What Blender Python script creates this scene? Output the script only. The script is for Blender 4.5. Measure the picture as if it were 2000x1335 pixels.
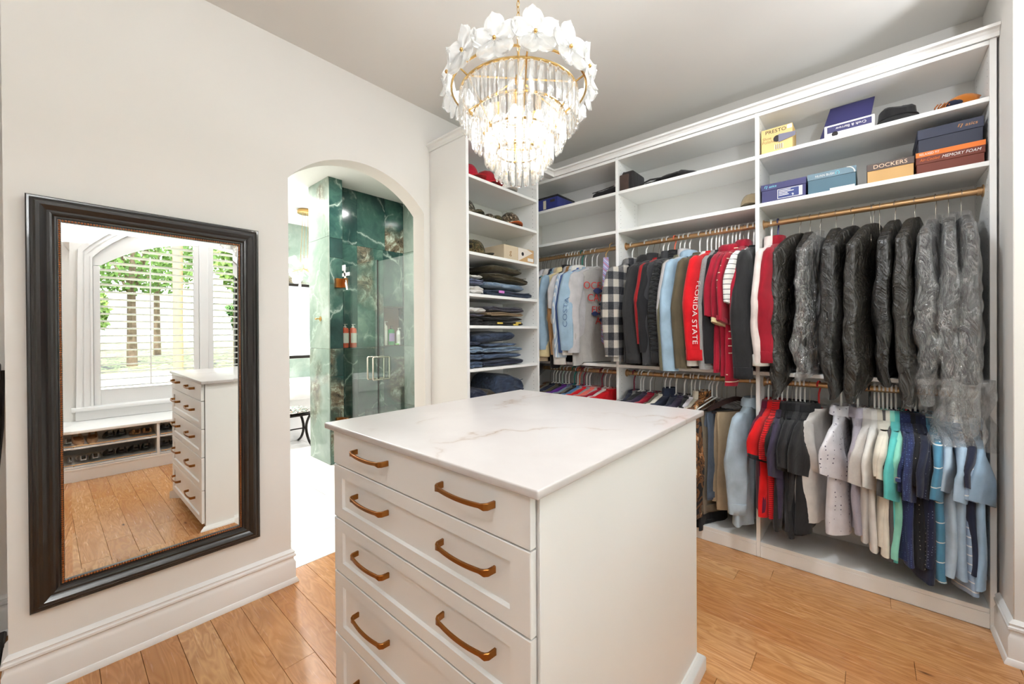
import bpy, bmesh, math, random
from mathutils import Vector, Matrix, noise, geometry
from math import sin, cos, pi, sqrt, radians

random.seed(7)
scene = bpy.context.scene
COL = scene.collection
for o in list(bpy.data.objects):
    bpy.data.objects.remove(o)

# ------------------------------------------------------------------ camera
cam_d = bpy.data.cameras.new('camera')
cam = bpy.data.objects.new('camera', cam_d)
COL.objects.link(cam)
scene.camera = cam
YAW, PITCH, ROLL, FPX = radians(41.4451), radians(-.2633), radians(-.3613), 788.0142
_f = Vector((-sin(YAW) * cos(PITCH), cos(YAW) * cos(PITCH), sin(PITCH)))
_r = Vector((cos(YAW), sin(YAW), 0))
_u = _r.cross(_f)
_R = _r * cos(ROLL) + _u * sin(ROLL)
_U = -_r * sin(ROLL) + _u * cos(ROLL)
cam.matrix_world = Matrix(((_R.x, _U.x, -_f.x, 0), (_R.y, _U.y, -_f.y, 0), (_R.z, _U.z, -_f.z, 1.40), (0, 0, 0, 1)))
cam_d.sensor_width = 36
cam_d.lens = 36 * FPX / 2000
cam_d.shift_y = -(667.5 - 653.67) / 2000
cam_d.clip_start = .02
cam_d.clip_end = 200

# ------------------------------------------------------------------ world, sun, exposure
w = bpy.data.worlds.new('world')
scene.world = w
w.use_nodes = True
bg = w.node_tree.nodes['Background']
bg.inputs[0].default_value = (.93, .97, 1, 1)
bg.inputs[1].default_value = 3.0
scene.view_settings.view_transform = 'Standard'
scene.view_settings.look = 'None'
scene.view_settings.exposure = 0.80
scene.view_settings.gamma = 1
scene.view_settings.use_curve_mapping = False
scene.cycles.transparent_max_bounces = 24
scene.cycles.max_bounces = 7
scene.cycles.diffuse_bounces = 4
scene.cycles.glossy_bounces = 4
scene.cycles.use_adaptive_sampling = True
scene.cycles.adaptive_threshold = .04
scene.cycles.caustics_reflective = False
scene.cycles.caustics_refractive = False
scene.cycles.sample_clamp_indirect = 6


def light(name, kind, loc, energy, color=(1, 1, 1), rot=(0, 0, 0), **kw):
    d = bpy.data.lights.new(name, kind)
    d.energy = energy
    d.color = color
    for k, v in kw.items():
        setattr(d, k, v)
    o = bpy.data.objects.new(name, d)
    o.location = loc
    o.rotation_euler = rot
    COL.objects.link(o)
    return o


light('sun', 'SUN', (-20, -10, 30), 4.0, (1, .95, .87), (radians(38), 0, radians(-70)), angle=.01)
# added ceiling fill lamps over the aisle and in the bathroom
WARM = (.88, .94, 1)
FILL_DOWN = [(.15, .75, 3.045, 1.5), (.22, 1.65, 3.045, 1.2), (-.5, -.7, 3.045, 4), (-.62, 1.85, 3.045, 13)]
FILL_SCONCE = [(1.05, -.20, 2.25, 80), (1.05, 2.25, 2.25, 13)]  # added uplights that bounce fill light off the ceiling
FILL_BATH = [(-3.7, 1.78, 3.07, 20), (-5.3, 1.62, 3.07, 56), (-3.6, 2.6, 3.07, 9)]  # added lamps that brighten the bathroom
for i, (x, y, z, e) in enumerate(FILL_DOWN):
    light('fill_ceiling_lamp', 'AREA', (x, y, z - .012), e, WARM, shape='DISK', size=.16)
for i, (x, y, z, e) in enumerate(FILL_BATH):
    light('fill_bath_lamp', 'AREA', (x, y, z - .012), e, (1, .98, .95), shape='DISK', size=.2)
for i, (x, y, z, e) in enumerate(FILL_SCONCE):
    light('fill_uplight_lamp', 'AREA', (x - .09, y, z + .02), e, WARM, (pi, 0, 0), shape='DISK', size=.16)
for nm, loc, sx, sy, rz in (('closet_window_portal', (1.3, 1.25, 1.6), 2.0, 2.1, 90), ('bath_window_portal', (-6.8, 2.2, 1.6), 1.7, 1.2, -90)):
    p = light(nm, 'AREA', loc, 1, shape='RECTANGLE', size=sx, size_y=sy, rot=(radians(90), 0, radians(rz)))
    p.data.cycles.is_portal = True

# ------------------------------------------------------------------ constants (metres)
M = -2.4556          # mirror wall face
CF = 2.8858          # closet front plane
CB = 3.243           # closet back
CEIL = 3.0535
RODY, RODU, RODL = 3.0215, 2.084, 1.077
TX = -2.0544         # shelf tower front
WX = 1.12            # window wall


# ------------------------------------------------------------------ helpers
def lin(c):
    return tuple((v / 255 / 12.92) if v / 255 <= .04045 else ((v / 255 + .055) / 1.055) ** 2.4 for v in c) + (1,)


ORG = {}


def link(o, parent=None):
    COL.objects.link(o)
    if parent is not None:
        o.parent = parent
    return o


def tag(o, label=None, cat=None, group=None, kind=None):
    if label: o['label'] = label
    if cat: o['category'] = cat
    if group: o['group'] = group
    if kind: o['kind'] = kind
    return o


def empty(name, loc=(0, 0, 0), label=None, cat=None, group=None, kind=None):
    o = bpy.data.objects.new(name, None)
    o.location = loc
    o.empty_display_size = .05
    ORG[o] = Vector(loc)
    link(o)
    return tag(o, label, cat, group, kind)


def finish_mesh(me, mat, ang=40):
    if mat is not None:
        me.materials.append(mat)
    me.polygons.foreach_set('use_smooth', [True] * len(me.polygons))
    me.set_sharp_from_angle(angle=radians(ang))
    return me


def place(name, me, parent=None, loc=None):
    o = bpy.data.objects.new(name, me)
    if loc is not None:
        o.location = loc
    return link(o, parent)


class MB:
    def __init__(s):
        s.v = []
        s.f = []

    def add(s, vs, fs):
        b = len(s.v)
        s.v += [tuple(v) for v in vs]
        s.f += [tuple(i + b for i in f) for f in fs]
        return s

    def box(s, lo, hi):
        x0, y0, z0 = lo
        x1, y1, z1 = hi
        return s.add([(x0, y0, z0), (x1, y0, z0), (x1, y1, z0), (x0, y1, z0), (x0, y0, z1), (x1, y0, z1), (x1, y1, z1), (x0, y1, z1)],
                     [(0, 3, 2, 1), (4, 5, 6, 7), (0, 1, 5, 4), (1, 2, 6, 5), (2, 3, 7, 6), (3, 0, 4, 7)])

    def loft(s, rings, cap0=True, cap1=True, closed=True):
        n = len(rings[0])
        vs = [p for r in rings for p in r]
        fs = []
        for i in range(len(rings) - 1):
            for j in range(n if closed else n - 1):
                k = (j + 1) % n
                fs.append((i * n + j, i * n + k, (i + 1) * n + k, (i + 1) * n + j))
        if cap0: fs.append(tuple(range(n - 1, -1, -1)))
        if cap1: fs.append(tuple((len(rings) - 1) * n + j for j in range(n)))
        return s.add(vs, fs)

    def tube(s, pts, r, n=8, closed=False, cap=True, sx=1.0):
        pts = [Vector(p) for p in pts]
        rings = []
        up = None
        for i, p in enumerate(pts):
            if closed:
                t = pts[(i + 1) % len(pts)] - pts[i - 1]
            else:
                t = pts[min(i + 1, len(pts) - 1)] - pts[max(i - 1, 0)]
            t.normalize()
            if up is None:
                up = Vector((0, 0, 1)) if abs(t.z) < .9 else Vector((1, 0, 0))
            a = t.cross(up)
            if a.length < 1e-4: a = t.cross(Vector((0, 1, 0)))
            a.normalize()
            b = a.cross(t)
            up = b.normalized()
            rr = r[i] if isinstance(r, (list, tuple)) else r
            rings.append([p + a * (rr * sx * cos(2 * pi * k / n)) + b * (rr * sin(2 * pi * k / n)) for k in range(n)])
        if closed:
            rings.append(rings[0])
            return s.loft(rings, False, False)
        return s.loft(rings, cap, cap)

    def sph(s, c, r, seg=8, rings=5, sc=(1, 1, 1)):
        c = Vector(c)
        rs = []
        for i in range(rings + 1):
            t = pi * (i + .08) / (rings + .16)
            rs.append([(c.x + r * sc[0] * sin(t) * cos(2 * pi * k / seg), c.y + r * sc[1] * sin(t) * sin(2 * pi * k / seg), c.z - r * sc[2] * cos(t)) for k in range(seg)])
        return s.loft(rs)

    def lathe(s, prof, c, n=16):
        c = Vector(c)
        return s.loft([[(c.x + r * cos(2 * pi * k / n), c.y + r * sin(2 * pi * k / n), c.z + z) for k in range(n)] for r, z in prof])

    def mesh(s, name, mat, off=(0, 0, 0), bev=0, seg=1, ang=40):
        me = bpy.data.meshes.new(name)
        ox, oy, oz = off
        me.from_pydata([(x - ox, y - oy, z - oz) for x, y, z in s.v], [], s.f)
        if bev:
            bm = bmesh.new()
            bm.from_mesh(me)
            bmesh.ops.bevel(bm, geom=bm.edges[:], offset=bev, segments=seg, affect='EDGES', profile=.5)
            bm.to_mesh(me)
            bm.free()
        return finish_mesh(me, mat, ang)

    def build(s, name, mat, parent=None, bev=0, seg=1, ang=40, pivot=None):
        """parent: verts are read in the parent's frame (its ORG); no parent: the object's origin goes to its base centre."""
        if parent is not None:
            off = ORG.get(parent, Vector())
            o = place(name, s.mesh(name, mat, off, bev, seg, ang), parent)
            ORG[o] = off
        else:
            if pivot is None:
                xs, ys, zs = zip(*s.v)
                pivot = Vector(((min(xs) + max(xs)) / 2, (min(ys) + max(ys)) / 2, min(zs)))
            o = place(name, s.mesh(name, mat, pivot, bev, seg, ang), None, pivot)
            ORG[o] = Vector(pivot)
        return o


def box(name, lo, hi, mat, parent=None, bev=.0015, seg=1):
    return MB().box(lo, hi).build(name, mat, parent, bev, seg)


def extrude_poly(loops, axis, a, b):
    """polygon with holes (loops of 2-D points) extruded along axis from a to b; for axis x the points are (y, z), for y (x, z), for z (x, y)"""
    def P(p, t):
        return {'x': (t, p[0], p[1]), 'y': (p[0], t, p[1]), 'z': (p[0], p[1], t)}[axis]
    m = MB()
    flat = [p for l in loops for p in l]
    tris = geometry.tessellate_polygon([[Vector((p[0], p[1], 0)) for p in l] for l in loops])
    n = len(flat)
    fs = [tuple(t) for t in tris] + [tuple(i + n for i in reversed(t)) for t in tris]
    k = 0
    for l in loops:
        c = len(l)
        for i in range(c):
            j = (i + 1) % c
            fs.append((k + i, k + j, n + k + j, n + k + i))
        k += c
    m.add([P(p, a) for p in flat] + [P(p, b) for p in flat], fs)
    bm = bmesh.new()
    me = bpy.data.meshes.new('t')
    me.from_pydata(m.v, [], m.f)
    bm.from_mesh(me)
    bmesh.ops.recalc_face_normals(bm, faces=bm.faces[:])
    m.v = [tuple(v.co) for v in bm.verts]
    m.f = [tuple(v.index for v in f.verts) for f in bm.faces]
    bm.free()
    bpy.data.meshes.remove(me)
    return m


def sweep(path, prof, closed=False):
    """profile [(out, z)] carried along a horizontal path [(x, y)] with mitred corners; out is to the right of travel"""
    P = [Vector((p[0], p[1])) for p in path]
    n = len(P)
    rings = []
    for i in range(n):
        d0 = (P[i] - P[i - 1]).normalized() if (i > 0 or closed) else None
        d1 = (P[(i + 1) % n] - P[i]).normalized() if (i < n - 1 or closed) else None
        d0 = d0 or d1
        d1 = d1 or d0
        n0 = Vector((d0.y, -d0.x))
        n1 = Vector((d1.y, -d1.x))
        m = (n0 + n1).normalized()
        k = 1 / max(.2, m.dot(n0))
        rings.append([(P[i].x + m.x * o * k, P[i].y + m.y * o * k, z) for o, z in prof])
    m = MB()
    m.loft(rings, True, True)
    return m


def copy_tree(o, parent=None):
    c = o.copy()
    COL.objects.link(c)
    if parent is not None:
        c.parent = parent
    for ch in list(o.children):
        copy_tree(ch, c)
    return c


# ------------------------------------------------------------------ materials
def new_mat(name):
    m = bpy.data.materials.new(name)
    m.use_nodes = True
    nt = m.node_tree
    return m, nt, nt.nodes['Principled BSDF']


def nd(nt, t, ins=None, **props):
    n = nt.nodes.new(t)
    for k, v in props.items():
        setattr(n, k, v)
    for k, v in (ins or {}).items():
        if isinstance(v, bpy.types.NodeSocket):
            nt.links.new(v, n.inputs[k])
        else:
            n.inputs[k].default_value = v
    return n


def mth(nt, op, a, b=0.0, c=0.0):
    return nd(nt, 'ShaderNodeMath', {0: a, 1: b, 2: c}, operation=op).outputs[0]


def ramp(nt, fac, stops, interp='LINEAR'):
    n = nd(nt, 'ShaderNodeValToRGB', {0: fac})
    cr = n.color_ramp
    cr.interpolation = interp
    while len(cr.elements) < len(stops):
        cr.elements.new(.5)
    for e, (p, c) in zip(cr.elements, stops):
        e.position = p
        e.color = c
    return n.outputs[0]


def mix(nt, fac, a, b, blend='MIX'):
    n = nd(nt, 'ShaderNodeMix', data_type='RGBA', blend_type=blend)
    for k, v in ((0, fac), (6, a), (7, b)):
        if isinstance(v, bpy.types.NodeSocket):
            nt.links.new(v, n.inputs[k])
        else:
            n.inputs[k].default_value = v
    return n.outputs[2]


def objco(nt, scale=(1, 1, 1), gen=False):
    tc = nd(nt, 'ShaderNodeTexCoord')
    mp = nd(nt, 'ShaderNodeMapping', {0: tc.outputs['Object'], 'Scale': scale})
    return mp.outputs[0]


def bump(nt, h, strength, dist, bsdf):
    b = nd(nt, 'ShaderNodeBump', {'Height': h, 'Strength': strength, 'Distance': dist})
    nt.links.new(b.outputs[0], bsdf.inputs['Normal'])
    return b


def plain(name, rgb, rough=.5, metal=0, var=.03, nscale=8, bmp=0, spec=.5, coat=0):
    m, nt, b = new_mat(name)
    c = lin(rgb)
    co = objco(nt)
    nz = nd(nt, 'ShaderNodeTexNoise', {'Vector': co, 'Scale': nscale, 'Detail': 1}).outputs[0]
    d = tuple(v * (1 - var * 2) for v in c[:3]) + (1,)
    l = tuple(min(1, v * (1 + var)) for v in c[:3]) + (1,)
    nt.links.new(ramp(nt, nz, [(.3, d), (.7, l)]), b.inputs['Base Color'])
    b.inputs['Roughness'].default_value = rough
    b.inputs['Metallic'].default_value = metal
    b.inputs['Specular IOR Level'].default_value = spec
    b.inputs['Coat Weight'].default_value = coat
    if bmp:
        nz2 = nd(nt, 'ShaderNodeTexNoise', {'Vector': co, 'Scale': nscale * 12, 'Detail': 2}).outputs[0]
        bump(nt, nz2, bmp, .002, b)
    return m


def fabric(name, rgb, pat=None, rgb2=None, p=.03, duty=.3, rough=.92, wr=.55, rgb3=None, sheen=.15):
    m, nt, b = new_mat(name)
    tc = nd(nt, 'ShaderNodeTexCoord').outputs['Object']
    sep = nd(nt, 'ShaderNodeSeparateXYZ', {0: tc})
    X, Y, Z = sep.outputs
    c1 = lin(rgb)
    c2 = lin(rgb2 or rgb)
    nz = nd(nt, 'ShaderNodeTexNoise', {'Vector': tc, 'Scale': 14, 'Detail': 4}).outputs[0]
    dk = tuple(v * .86 for v in c1[:3]) + (1,)
    lt = tuple(min(1, v * 1.08) for v in c1[:3]) + (1,)
    base = ramp(nt, nz, [(.3, dk), (.7, lt)])
    if pat in ('hstripe', 'vstripe', 'diag'):
        t = {'hstripe': Z, 'vstripe': Y, 'diag': mth(nt, 'ADD', Z, mth(nt, 'MULTIPLY', Y, 1.0))}[pat]
        fr = mth(nt, 'FRACT', mth(nt, 'DIVIDE', mth(nt, 'ADD', t, 10.0), p))
        base = mix(nt, mth(nt, 'LESS_THAN', fr, duty), base, c2)
        if rgb3:
            fr2 = mth(nt, 'FRACT', mth(nt, 'DIVIDE', mth(nt, 'ADD', t, 10.0 + p * .4), p))
            base = mix(nt, mth(nt, 'LESS_THAN', fr2, duty * .6), base, lin(rgb3))
    elif pat == 'dots':
        v = nd(nt, 'ShaderNodeTexVoronoi', {'Vector': tc, 'Scale': 1 / p, 'Randomness': .25})
        base = mix(nt, mth(nt, 'LESS_THAN', v.outputs[0], duty), base, c2)
    elif pat == 'plaid':
        sq = [mth(nt, 'LESS_THAN', mth(nt, 'FRACT', mth(nt, 'DIVIDE', mth(nt, 'ADD', a, 10.0), p)), .5) for a in (mth(nt, 'ADD', Y, X), Z)]
        s = mth(nt, 'MULTIPLY', mth(nt, 'ADD', sq[0], sq[1]), .5)
        nz2 = nd(nt, 'ShaderNodeTexNoise', {'Vector': tc, 'Scale': 160, 'Detail': 2}).outputs[0]
        s = mth(nt, 'ADD', s, mth(nt, 'MULTIPLY', mth(nt, 'SUBTRACT', nz2, .5), .35))
        base = ramp(nt, s, [(.0, c1), (.5, lin(rgb3)), (1, c2)])
    elif pat == 'camo':
        v = nd(nt, 'ShaderNodeTexNoise', {'Vector': tc, 'Scale': 1 / p, 'Detail': 3, 'Distortion': 1.6}).outputs[0]
        base = ramp(nt, v, [(0, lin((30, 24, 18))), (.42, c1), (.5, lin((72, 48, 28))), (.56, c2), (.64, lin(rgb3 or (220, 205, 175)))], 'CONSTANT')
    elif pat == 'heather':
        v = nd(nt, 'ShaderNodeTexNoise', {'Vector': tc, 'Scale': 120, 'Detail': 2}).outputs[0]
        base = mix(nt, mth(nt, 'MULTIPLY', v, .8), base, c2)
    elif pat == 'denim':
        mp = nd(nt, 'ShaderNodeMapping', {0: tc, 'Scale': (60, 14, 60)}).outputs[0]
        v = nd(nt, 'ShaderNodeTexNoise', {'Vector': mp, 'Scale': 1, 'Detail': 4}).outputs[0]
        base = ramp(nt, v, [(.3, c1), (.75, c2)])
    nt.links.new(base, b.inputs['Base Color'])
    b.inputs['Roughness'].default_value = rough
    b.inputs['Specular IOR Level'].default_value = .25
    b.inputs['Sheen Weight'].default_value = sheen
    mp = nd(nt, 'ShaderNodeMapping', {0: tc, 'Scale': (14, 14, 6)}).outputs[0]
    h = nd(nt, 'ShaderNodeTexNoise', {'Vector': mp, 'Scale': 1, 'Detail': 4, 'Distortion': .6}).outputs[0]
    if pat == 'quilt':
        u = mth(nt, 'ABSOLUTE', mth(nt, 'SINE', mth(nt, 'MULTIPLY', mth(nt, 'ADD', Z, mth(nt, 'MULTIPLY', Y, .6)), pi / p)))
        v = mth(nt, 'ABSOLUTE', mth(nt, 'SINE', mth(nt, 'MULTIPLY', mth(nt, 'SUBTRACT', Z, mth(nt, 'MULTIPLY', Y, .6)), pi / p)))
        h = mth(nt, 'POWER', mth(nt, 'MULTIPLY', u, v), .4)
        bump(nt, h, .9, .008, b)
    else:
        bump(nt, h, wr, .012, b)
    return m


def wood_floor():
    m, nt, b = new_mat('oak_plank')
    oi = nd(nt, 'ShaderNodeObjectInfo')
    tc = nd(nt, 'ShaderNodeTexCoord').outputs['Object']
    off = nd(nt, 'ShaderNodeCombineXYZ', {0: mth(nt, 'MULTIPLY', oi.outputs['Random'], 37.0), 1: mth(nt, 'MULTIPLY', oi.outputs['Random'], 91.0), 2: 0.0}).outputs[0]
    co = nd(nt, 'ShaderNodeVectorMath', {0: tc, 1: off}, operation='ADD').outputs[0]
    mp = nd(nt, 'ShaderNodeMapping', {0: co, 'Scale': (1.6, 9, 1)}).outputs[0]
    big = nd(nt, 'ShaderNodeTexNoise', {'Vector': mp, 'Scale': 1.3, 'Detail': 3, 'Distortion': .9}).outputs[0]
    rings = mth(nt, 'FRACT', mth(nt, 'MULTIPLY', big, 9.0))
    rings = mth(nt, 'ABSOLUTE', mth(nt, 'SUBTRACT', rings, .5))
    mp2 = nd(nt, 'ShaderNodeMapping', {0: co, 'Scale': (5, 130, 1)}).outputs[0]
    fine = nd(nt, 'ShaderNodeTexNoise', {'Vector': mp2, 'Scale': 1, 'Detail': 5}).outputs[0]
    tone = ramp(nt, oi.outputs['Random'], [(0, lin((192, 134, 80))), (.2, lin((214, 162, 108))), (.4, lin((198, 138, 84))), (.6, lin((228, 182, 130))), (.8, lin((204, 148, 94))), (1, lin((182, 122, 72)))])
    c = mix(nt, mth(nt, 'MULTIPLY', rings, 1.1), tone, lin((146, 88, 46)))
    c = mix(nt, mth(nt, 'MULTIPLY', mth(nt, 'SUBTRACT', 1.0, fine), .45), c, lin((160, 104, 62)))
    sp = nd(nt, 'ShaderNodeMapping', {0: co, 'Scale': (2.2, 7, 1)}).outputs[0]
    v = nd(nt, 'ShaderNodeTexVoronoi', {'Vector': sp, 'Scale': 1.0}).outputs[0]
    c = mix(nt, ramp(nt, v, [(.02, (1, 1, 1, 1)), (.075, (0, 0, 0, 1))]), c, lin((92, 58, 34)))
    nt.links.new(c, b.inputs['Base Color'])
    nt.links.new(ramp(nt, fine, [(.2, (.20, .20, .20, 1)), (.8, (.30, .30, .30, 1))]), b.inputs['Roughness'])
    bump(nt, fine, .08, .001, b)
    return m


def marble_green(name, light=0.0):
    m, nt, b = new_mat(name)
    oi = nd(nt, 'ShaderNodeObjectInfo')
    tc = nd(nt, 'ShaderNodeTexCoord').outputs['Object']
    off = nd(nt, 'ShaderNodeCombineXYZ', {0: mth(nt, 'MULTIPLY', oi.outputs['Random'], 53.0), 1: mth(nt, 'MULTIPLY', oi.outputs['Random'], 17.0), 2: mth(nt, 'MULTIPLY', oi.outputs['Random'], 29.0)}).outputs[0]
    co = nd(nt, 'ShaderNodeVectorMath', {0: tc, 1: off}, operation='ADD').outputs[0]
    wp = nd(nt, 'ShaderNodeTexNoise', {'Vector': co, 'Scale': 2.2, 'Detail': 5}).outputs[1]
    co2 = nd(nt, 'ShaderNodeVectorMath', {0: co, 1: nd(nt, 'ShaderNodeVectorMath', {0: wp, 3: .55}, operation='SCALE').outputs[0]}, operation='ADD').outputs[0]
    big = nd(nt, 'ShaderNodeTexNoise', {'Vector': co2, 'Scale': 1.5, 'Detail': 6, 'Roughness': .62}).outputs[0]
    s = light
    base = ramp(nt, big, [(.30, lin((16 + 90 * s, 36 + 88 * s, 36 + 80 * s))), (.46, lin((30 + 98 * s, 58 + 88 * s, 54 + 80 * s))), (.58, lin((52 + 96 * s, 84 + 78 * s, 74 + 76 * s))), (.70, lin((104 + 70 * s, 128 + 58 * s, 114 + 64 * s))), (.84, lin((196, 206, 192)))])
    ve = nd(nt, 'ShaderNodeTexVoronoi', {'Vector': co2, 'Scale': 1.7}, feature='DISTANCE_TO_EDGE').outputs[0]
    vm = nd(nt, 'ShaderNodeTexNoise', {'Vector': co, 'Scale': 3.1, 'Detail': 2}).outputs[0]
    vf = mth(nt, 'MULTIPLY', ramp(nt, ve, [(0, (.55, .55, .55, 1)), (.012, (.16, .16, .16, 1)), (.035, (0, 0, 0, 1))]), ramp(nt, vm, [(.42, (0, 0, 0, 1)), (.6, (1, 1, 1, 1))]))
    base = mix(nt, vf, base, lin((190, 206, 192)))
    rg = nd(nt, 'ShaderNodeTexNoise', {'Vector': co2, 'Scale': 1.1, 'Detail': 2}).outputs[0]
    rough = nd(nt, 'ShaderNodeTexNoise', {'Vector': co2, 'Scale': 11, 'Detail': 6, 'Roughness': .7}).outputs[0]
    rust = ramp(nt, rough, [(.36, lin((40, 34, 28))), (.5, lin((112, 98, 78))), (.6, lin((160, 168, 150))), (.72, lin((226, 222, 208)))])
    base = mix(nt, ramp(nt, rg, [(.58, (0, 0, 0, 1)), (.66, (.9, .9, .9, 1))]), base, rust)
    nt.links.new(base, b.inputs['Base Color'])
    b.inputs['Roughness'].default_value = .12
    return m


def quartz():
    m, nt, b = new_mat('white_quartz')
    co = objco(nt)
    wp = nd(nt, 'ShaderNodeTexNoise', {'Vector': co, 'Scale': 3.0, 'Detail': 6}).outputs[1]
    co2 = nd(nt, 'ShaderNodeVectorMath', {0: co, 1: nd(nt, 'ShaderNodeVectorMath', {0: wp, 3: .5}, operation='SCALE').outputs[0]}, operation='ADD').outputs[0]
    ve = nd(nt, 'ShaderNodeTexVoronoi', {'Vector': co2, 'Scale': 1.5}, feature='DISTANCE_TO_EDGE').outputs[0]
    msk = nd(nt, 'ShaderNodeTexNoise', {'Vector': co, 'Scale': 2.4, 'Detail': 3}).outputs[0]
    vein = mth(nt, 'MULTIPLY', ramp(nt, ve, [(0, (.8, .8, .8, 1)), (.010, (.2, .2, .2, 1)), (.03, (0, 0, 0, 1))]), ramp(nt, msk, [(.46, (0, 0, 0, 1)), (.62, (1, 1, 1, 1))]))
    cl = nd(nt, 'ShaderNodeTexNoise', {'Vector': co2, 'Scale': 4, 'Detail': 4}).outputs[0]
    base = ramp(nt, cl, [(.3, lin((194, 187, 183))), (.7, lin((202, 196, 192)))])
    nt.links.new(mix(nt, vein, base, lin((150, 122, 94))), b.inputs['Base Color'])
    b.inputs['Roughness'].default_value = .28
    return m


def clear_glass(name, tint=(.93, .98, .95), refl=1.45, extra=0.0):
    m, nt, b = new_mat(name)
    nt.nodes.remove(b)
    out = nt.nodes['Material Output']
    fr = mth(nt, 'MULTIPLY', mth(nt, 'POWER', nd(nt, 'ShaderNodeLayerWeight', {0: .5}).outputs[1], 4.0), refl - .9)
    t = nd(nt, 'ShaderNodeBsdfTransparent', {0: tint + (1,)})
    g = nd(nt, 'ShaderNodeBsdfGlossy', {'Roughness': .01})
    ms = nd(nt, 'ShaderNodeMixShader', {0: mth(nt, 'ADD', fr, extra), 1: t.outputs[0], 2: g.outputs[0]})
    nt.links.new(ms.outputs[0], out.inputs[0])
    return m


def crystal(name, frost=0.0):
    """cut lead crystal: partly see-through, partly scattering the bulbs' light, with sharp facet reflections"""
    m, nt, b = new_mat(name)
    nt.nodes.remove(b)
    out = nt.nodes['Material Output']
    co = objco(nt, (60, 60, 18) if not frost else (30, 30, 30))
    nz = nd(nt, 'ShaderNodeTexNoise', {'Vector': co, 'Scale': 1, 'Detail': 1})
    bp = nd(nt, 'ShaderNodeBump', {'Height': nz.outputs[0], 'Strength': .6, 'Distance': .01}).outputs[0]
    t = nd(nt, 'ShaderNodeBsdfTransparent', {0: (.97, .97, .96, 1)})
    tl = nd(nt, 'ShaderNodeBsdfTranslucent', {0: (.95, .94, .92, 1), 'Normal': bp})
    df = nd(nt, 'ShaderNodeBsdfDiffuse', {0: (.93, .93, .92, 1), 'Normal': bp})
    g = nd(nt, 'ShaderNodeBsdfGlossy', {'Roughness': .08 if not frost else .2, 'Normal': bp})
    a = nd(nt, 'ShaderNodeMixShader', {0: .5, 1: tl.outputs[0], 2: df.outputs[0]})
    c = nd(nt, 'ShaderNodeMixShader', {0: .07 + .42 * frost, 1: t.outputs[0], 2: a.outputs[0]})
    fac = ramp(nt, nz.outputs[0], [(.38, (.06, .06, .06, 1)), (.62, (.55, .55, .55, 1))])
    d = nd(nt, 'ShaderNodeMixShader', {0: fac if not frost else .18, 1: c.outputs[0], 2: g.outputs[0]})
    nt.links.new(d.outputs[0], out.inputs[0])
    return m


def plastic_film(name):
    m, nt, b = new_mat(name)
    nt.nodes.remove(b)
    out = nt.nodes['Material Output']
    co = objco(nt, (22, 22, 11))
    n1 = nd(nt, 'ShaderNodeTexNoise', {'Vector': co, 'Scale': 1, 'Detail': 5, 'Roughness': .65, 'Distortion': 1.2}).outputs[0]
    rd = mth(nt, 'ABSOLUTE', mth(nt, 'SUBTRACT', n1, .5))
    bp = nd(nt, 'ShaderNodeBump', {'Height': rd, 'Strength': 1.0, 'Distance': .05}).outputs[0]
    t = nd(nt, 'ShaderNodeBsdfTransparent', {0: (.98, .98, .98, 1)})
    g = nd(nt, 'ShaderNodeBsdfGlossy', {0: (.95, .95, .95, 1), 'Roughness': .16, 'Normal': bp})
    d = nd(nt, 'ShaderNodeBsdfDiffuse', {0: (.9, .9, .9, 1), 'Normal': bp})
    a = nd(nt, 'ShaderNodeMixShader', {0: .10, 1: g.outputs[0], 2: d.outputs[0]})
    lw = nd(nt, 'ShaderNodeLayerWeight', {0: .35, 'Normal': bp}).outputs[1]
    fac = mth(nt, 'MINIMUM', mth(nt, 'ADD', mth(nt, 'MULTIPLY', lw, .55), ramp(nt, rd, [(0, (.42, .42, .42, 1)), (.035, (.13, .13, .13, 1))])), .85)
    ms = nd(nt, 'ShaderNodeMixShader', {0: fac, 1: t.outputs[0], 2: a.outputs[0]})
    nt.links.new(ms.outputs[0], out.inputs[0])
    return m


def emit(name, rgb, s):
    m, nt, b = new_mat(name)
    b.inputs['Base Color'].default_value = lin(rgb)
    b.inputs['Emission Color'].default_value = lin(rgb)
    b.inputs['Emission Strength'].default_value = s
    return m


def nylon(name, rgb):
    m, nt, b = new_mat(name)
    co = objco(nt, (11, 11, 7))
    n1 = nd(nt, 'ShaderNodeTexNoise', {'Vector': co, 'Scale': 1, 'Detail': 4, 'Roughness': .6, 'Distortion': .8}).outputs[0]
    c = lin(rgb)
    nt.links.new(ramp(nt, n1, [(.3, tuple(v * .8 for v in c[:3]) + (1,)), (.7, tuple(v * 1.25 for v in c[:3]) + (1,))]), b.inputs['Base Color'])
    b.inputs['Roughness'].default_value = .36
    b.inputs['Specular IOR Level'].default_value = .5
    rd = mth(nt, 'ABSOLUTE', mth(nt, 'SUBTRACT', n1, .5))
    bump(nt, rd, .8, .04, b)
    return m


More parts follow.
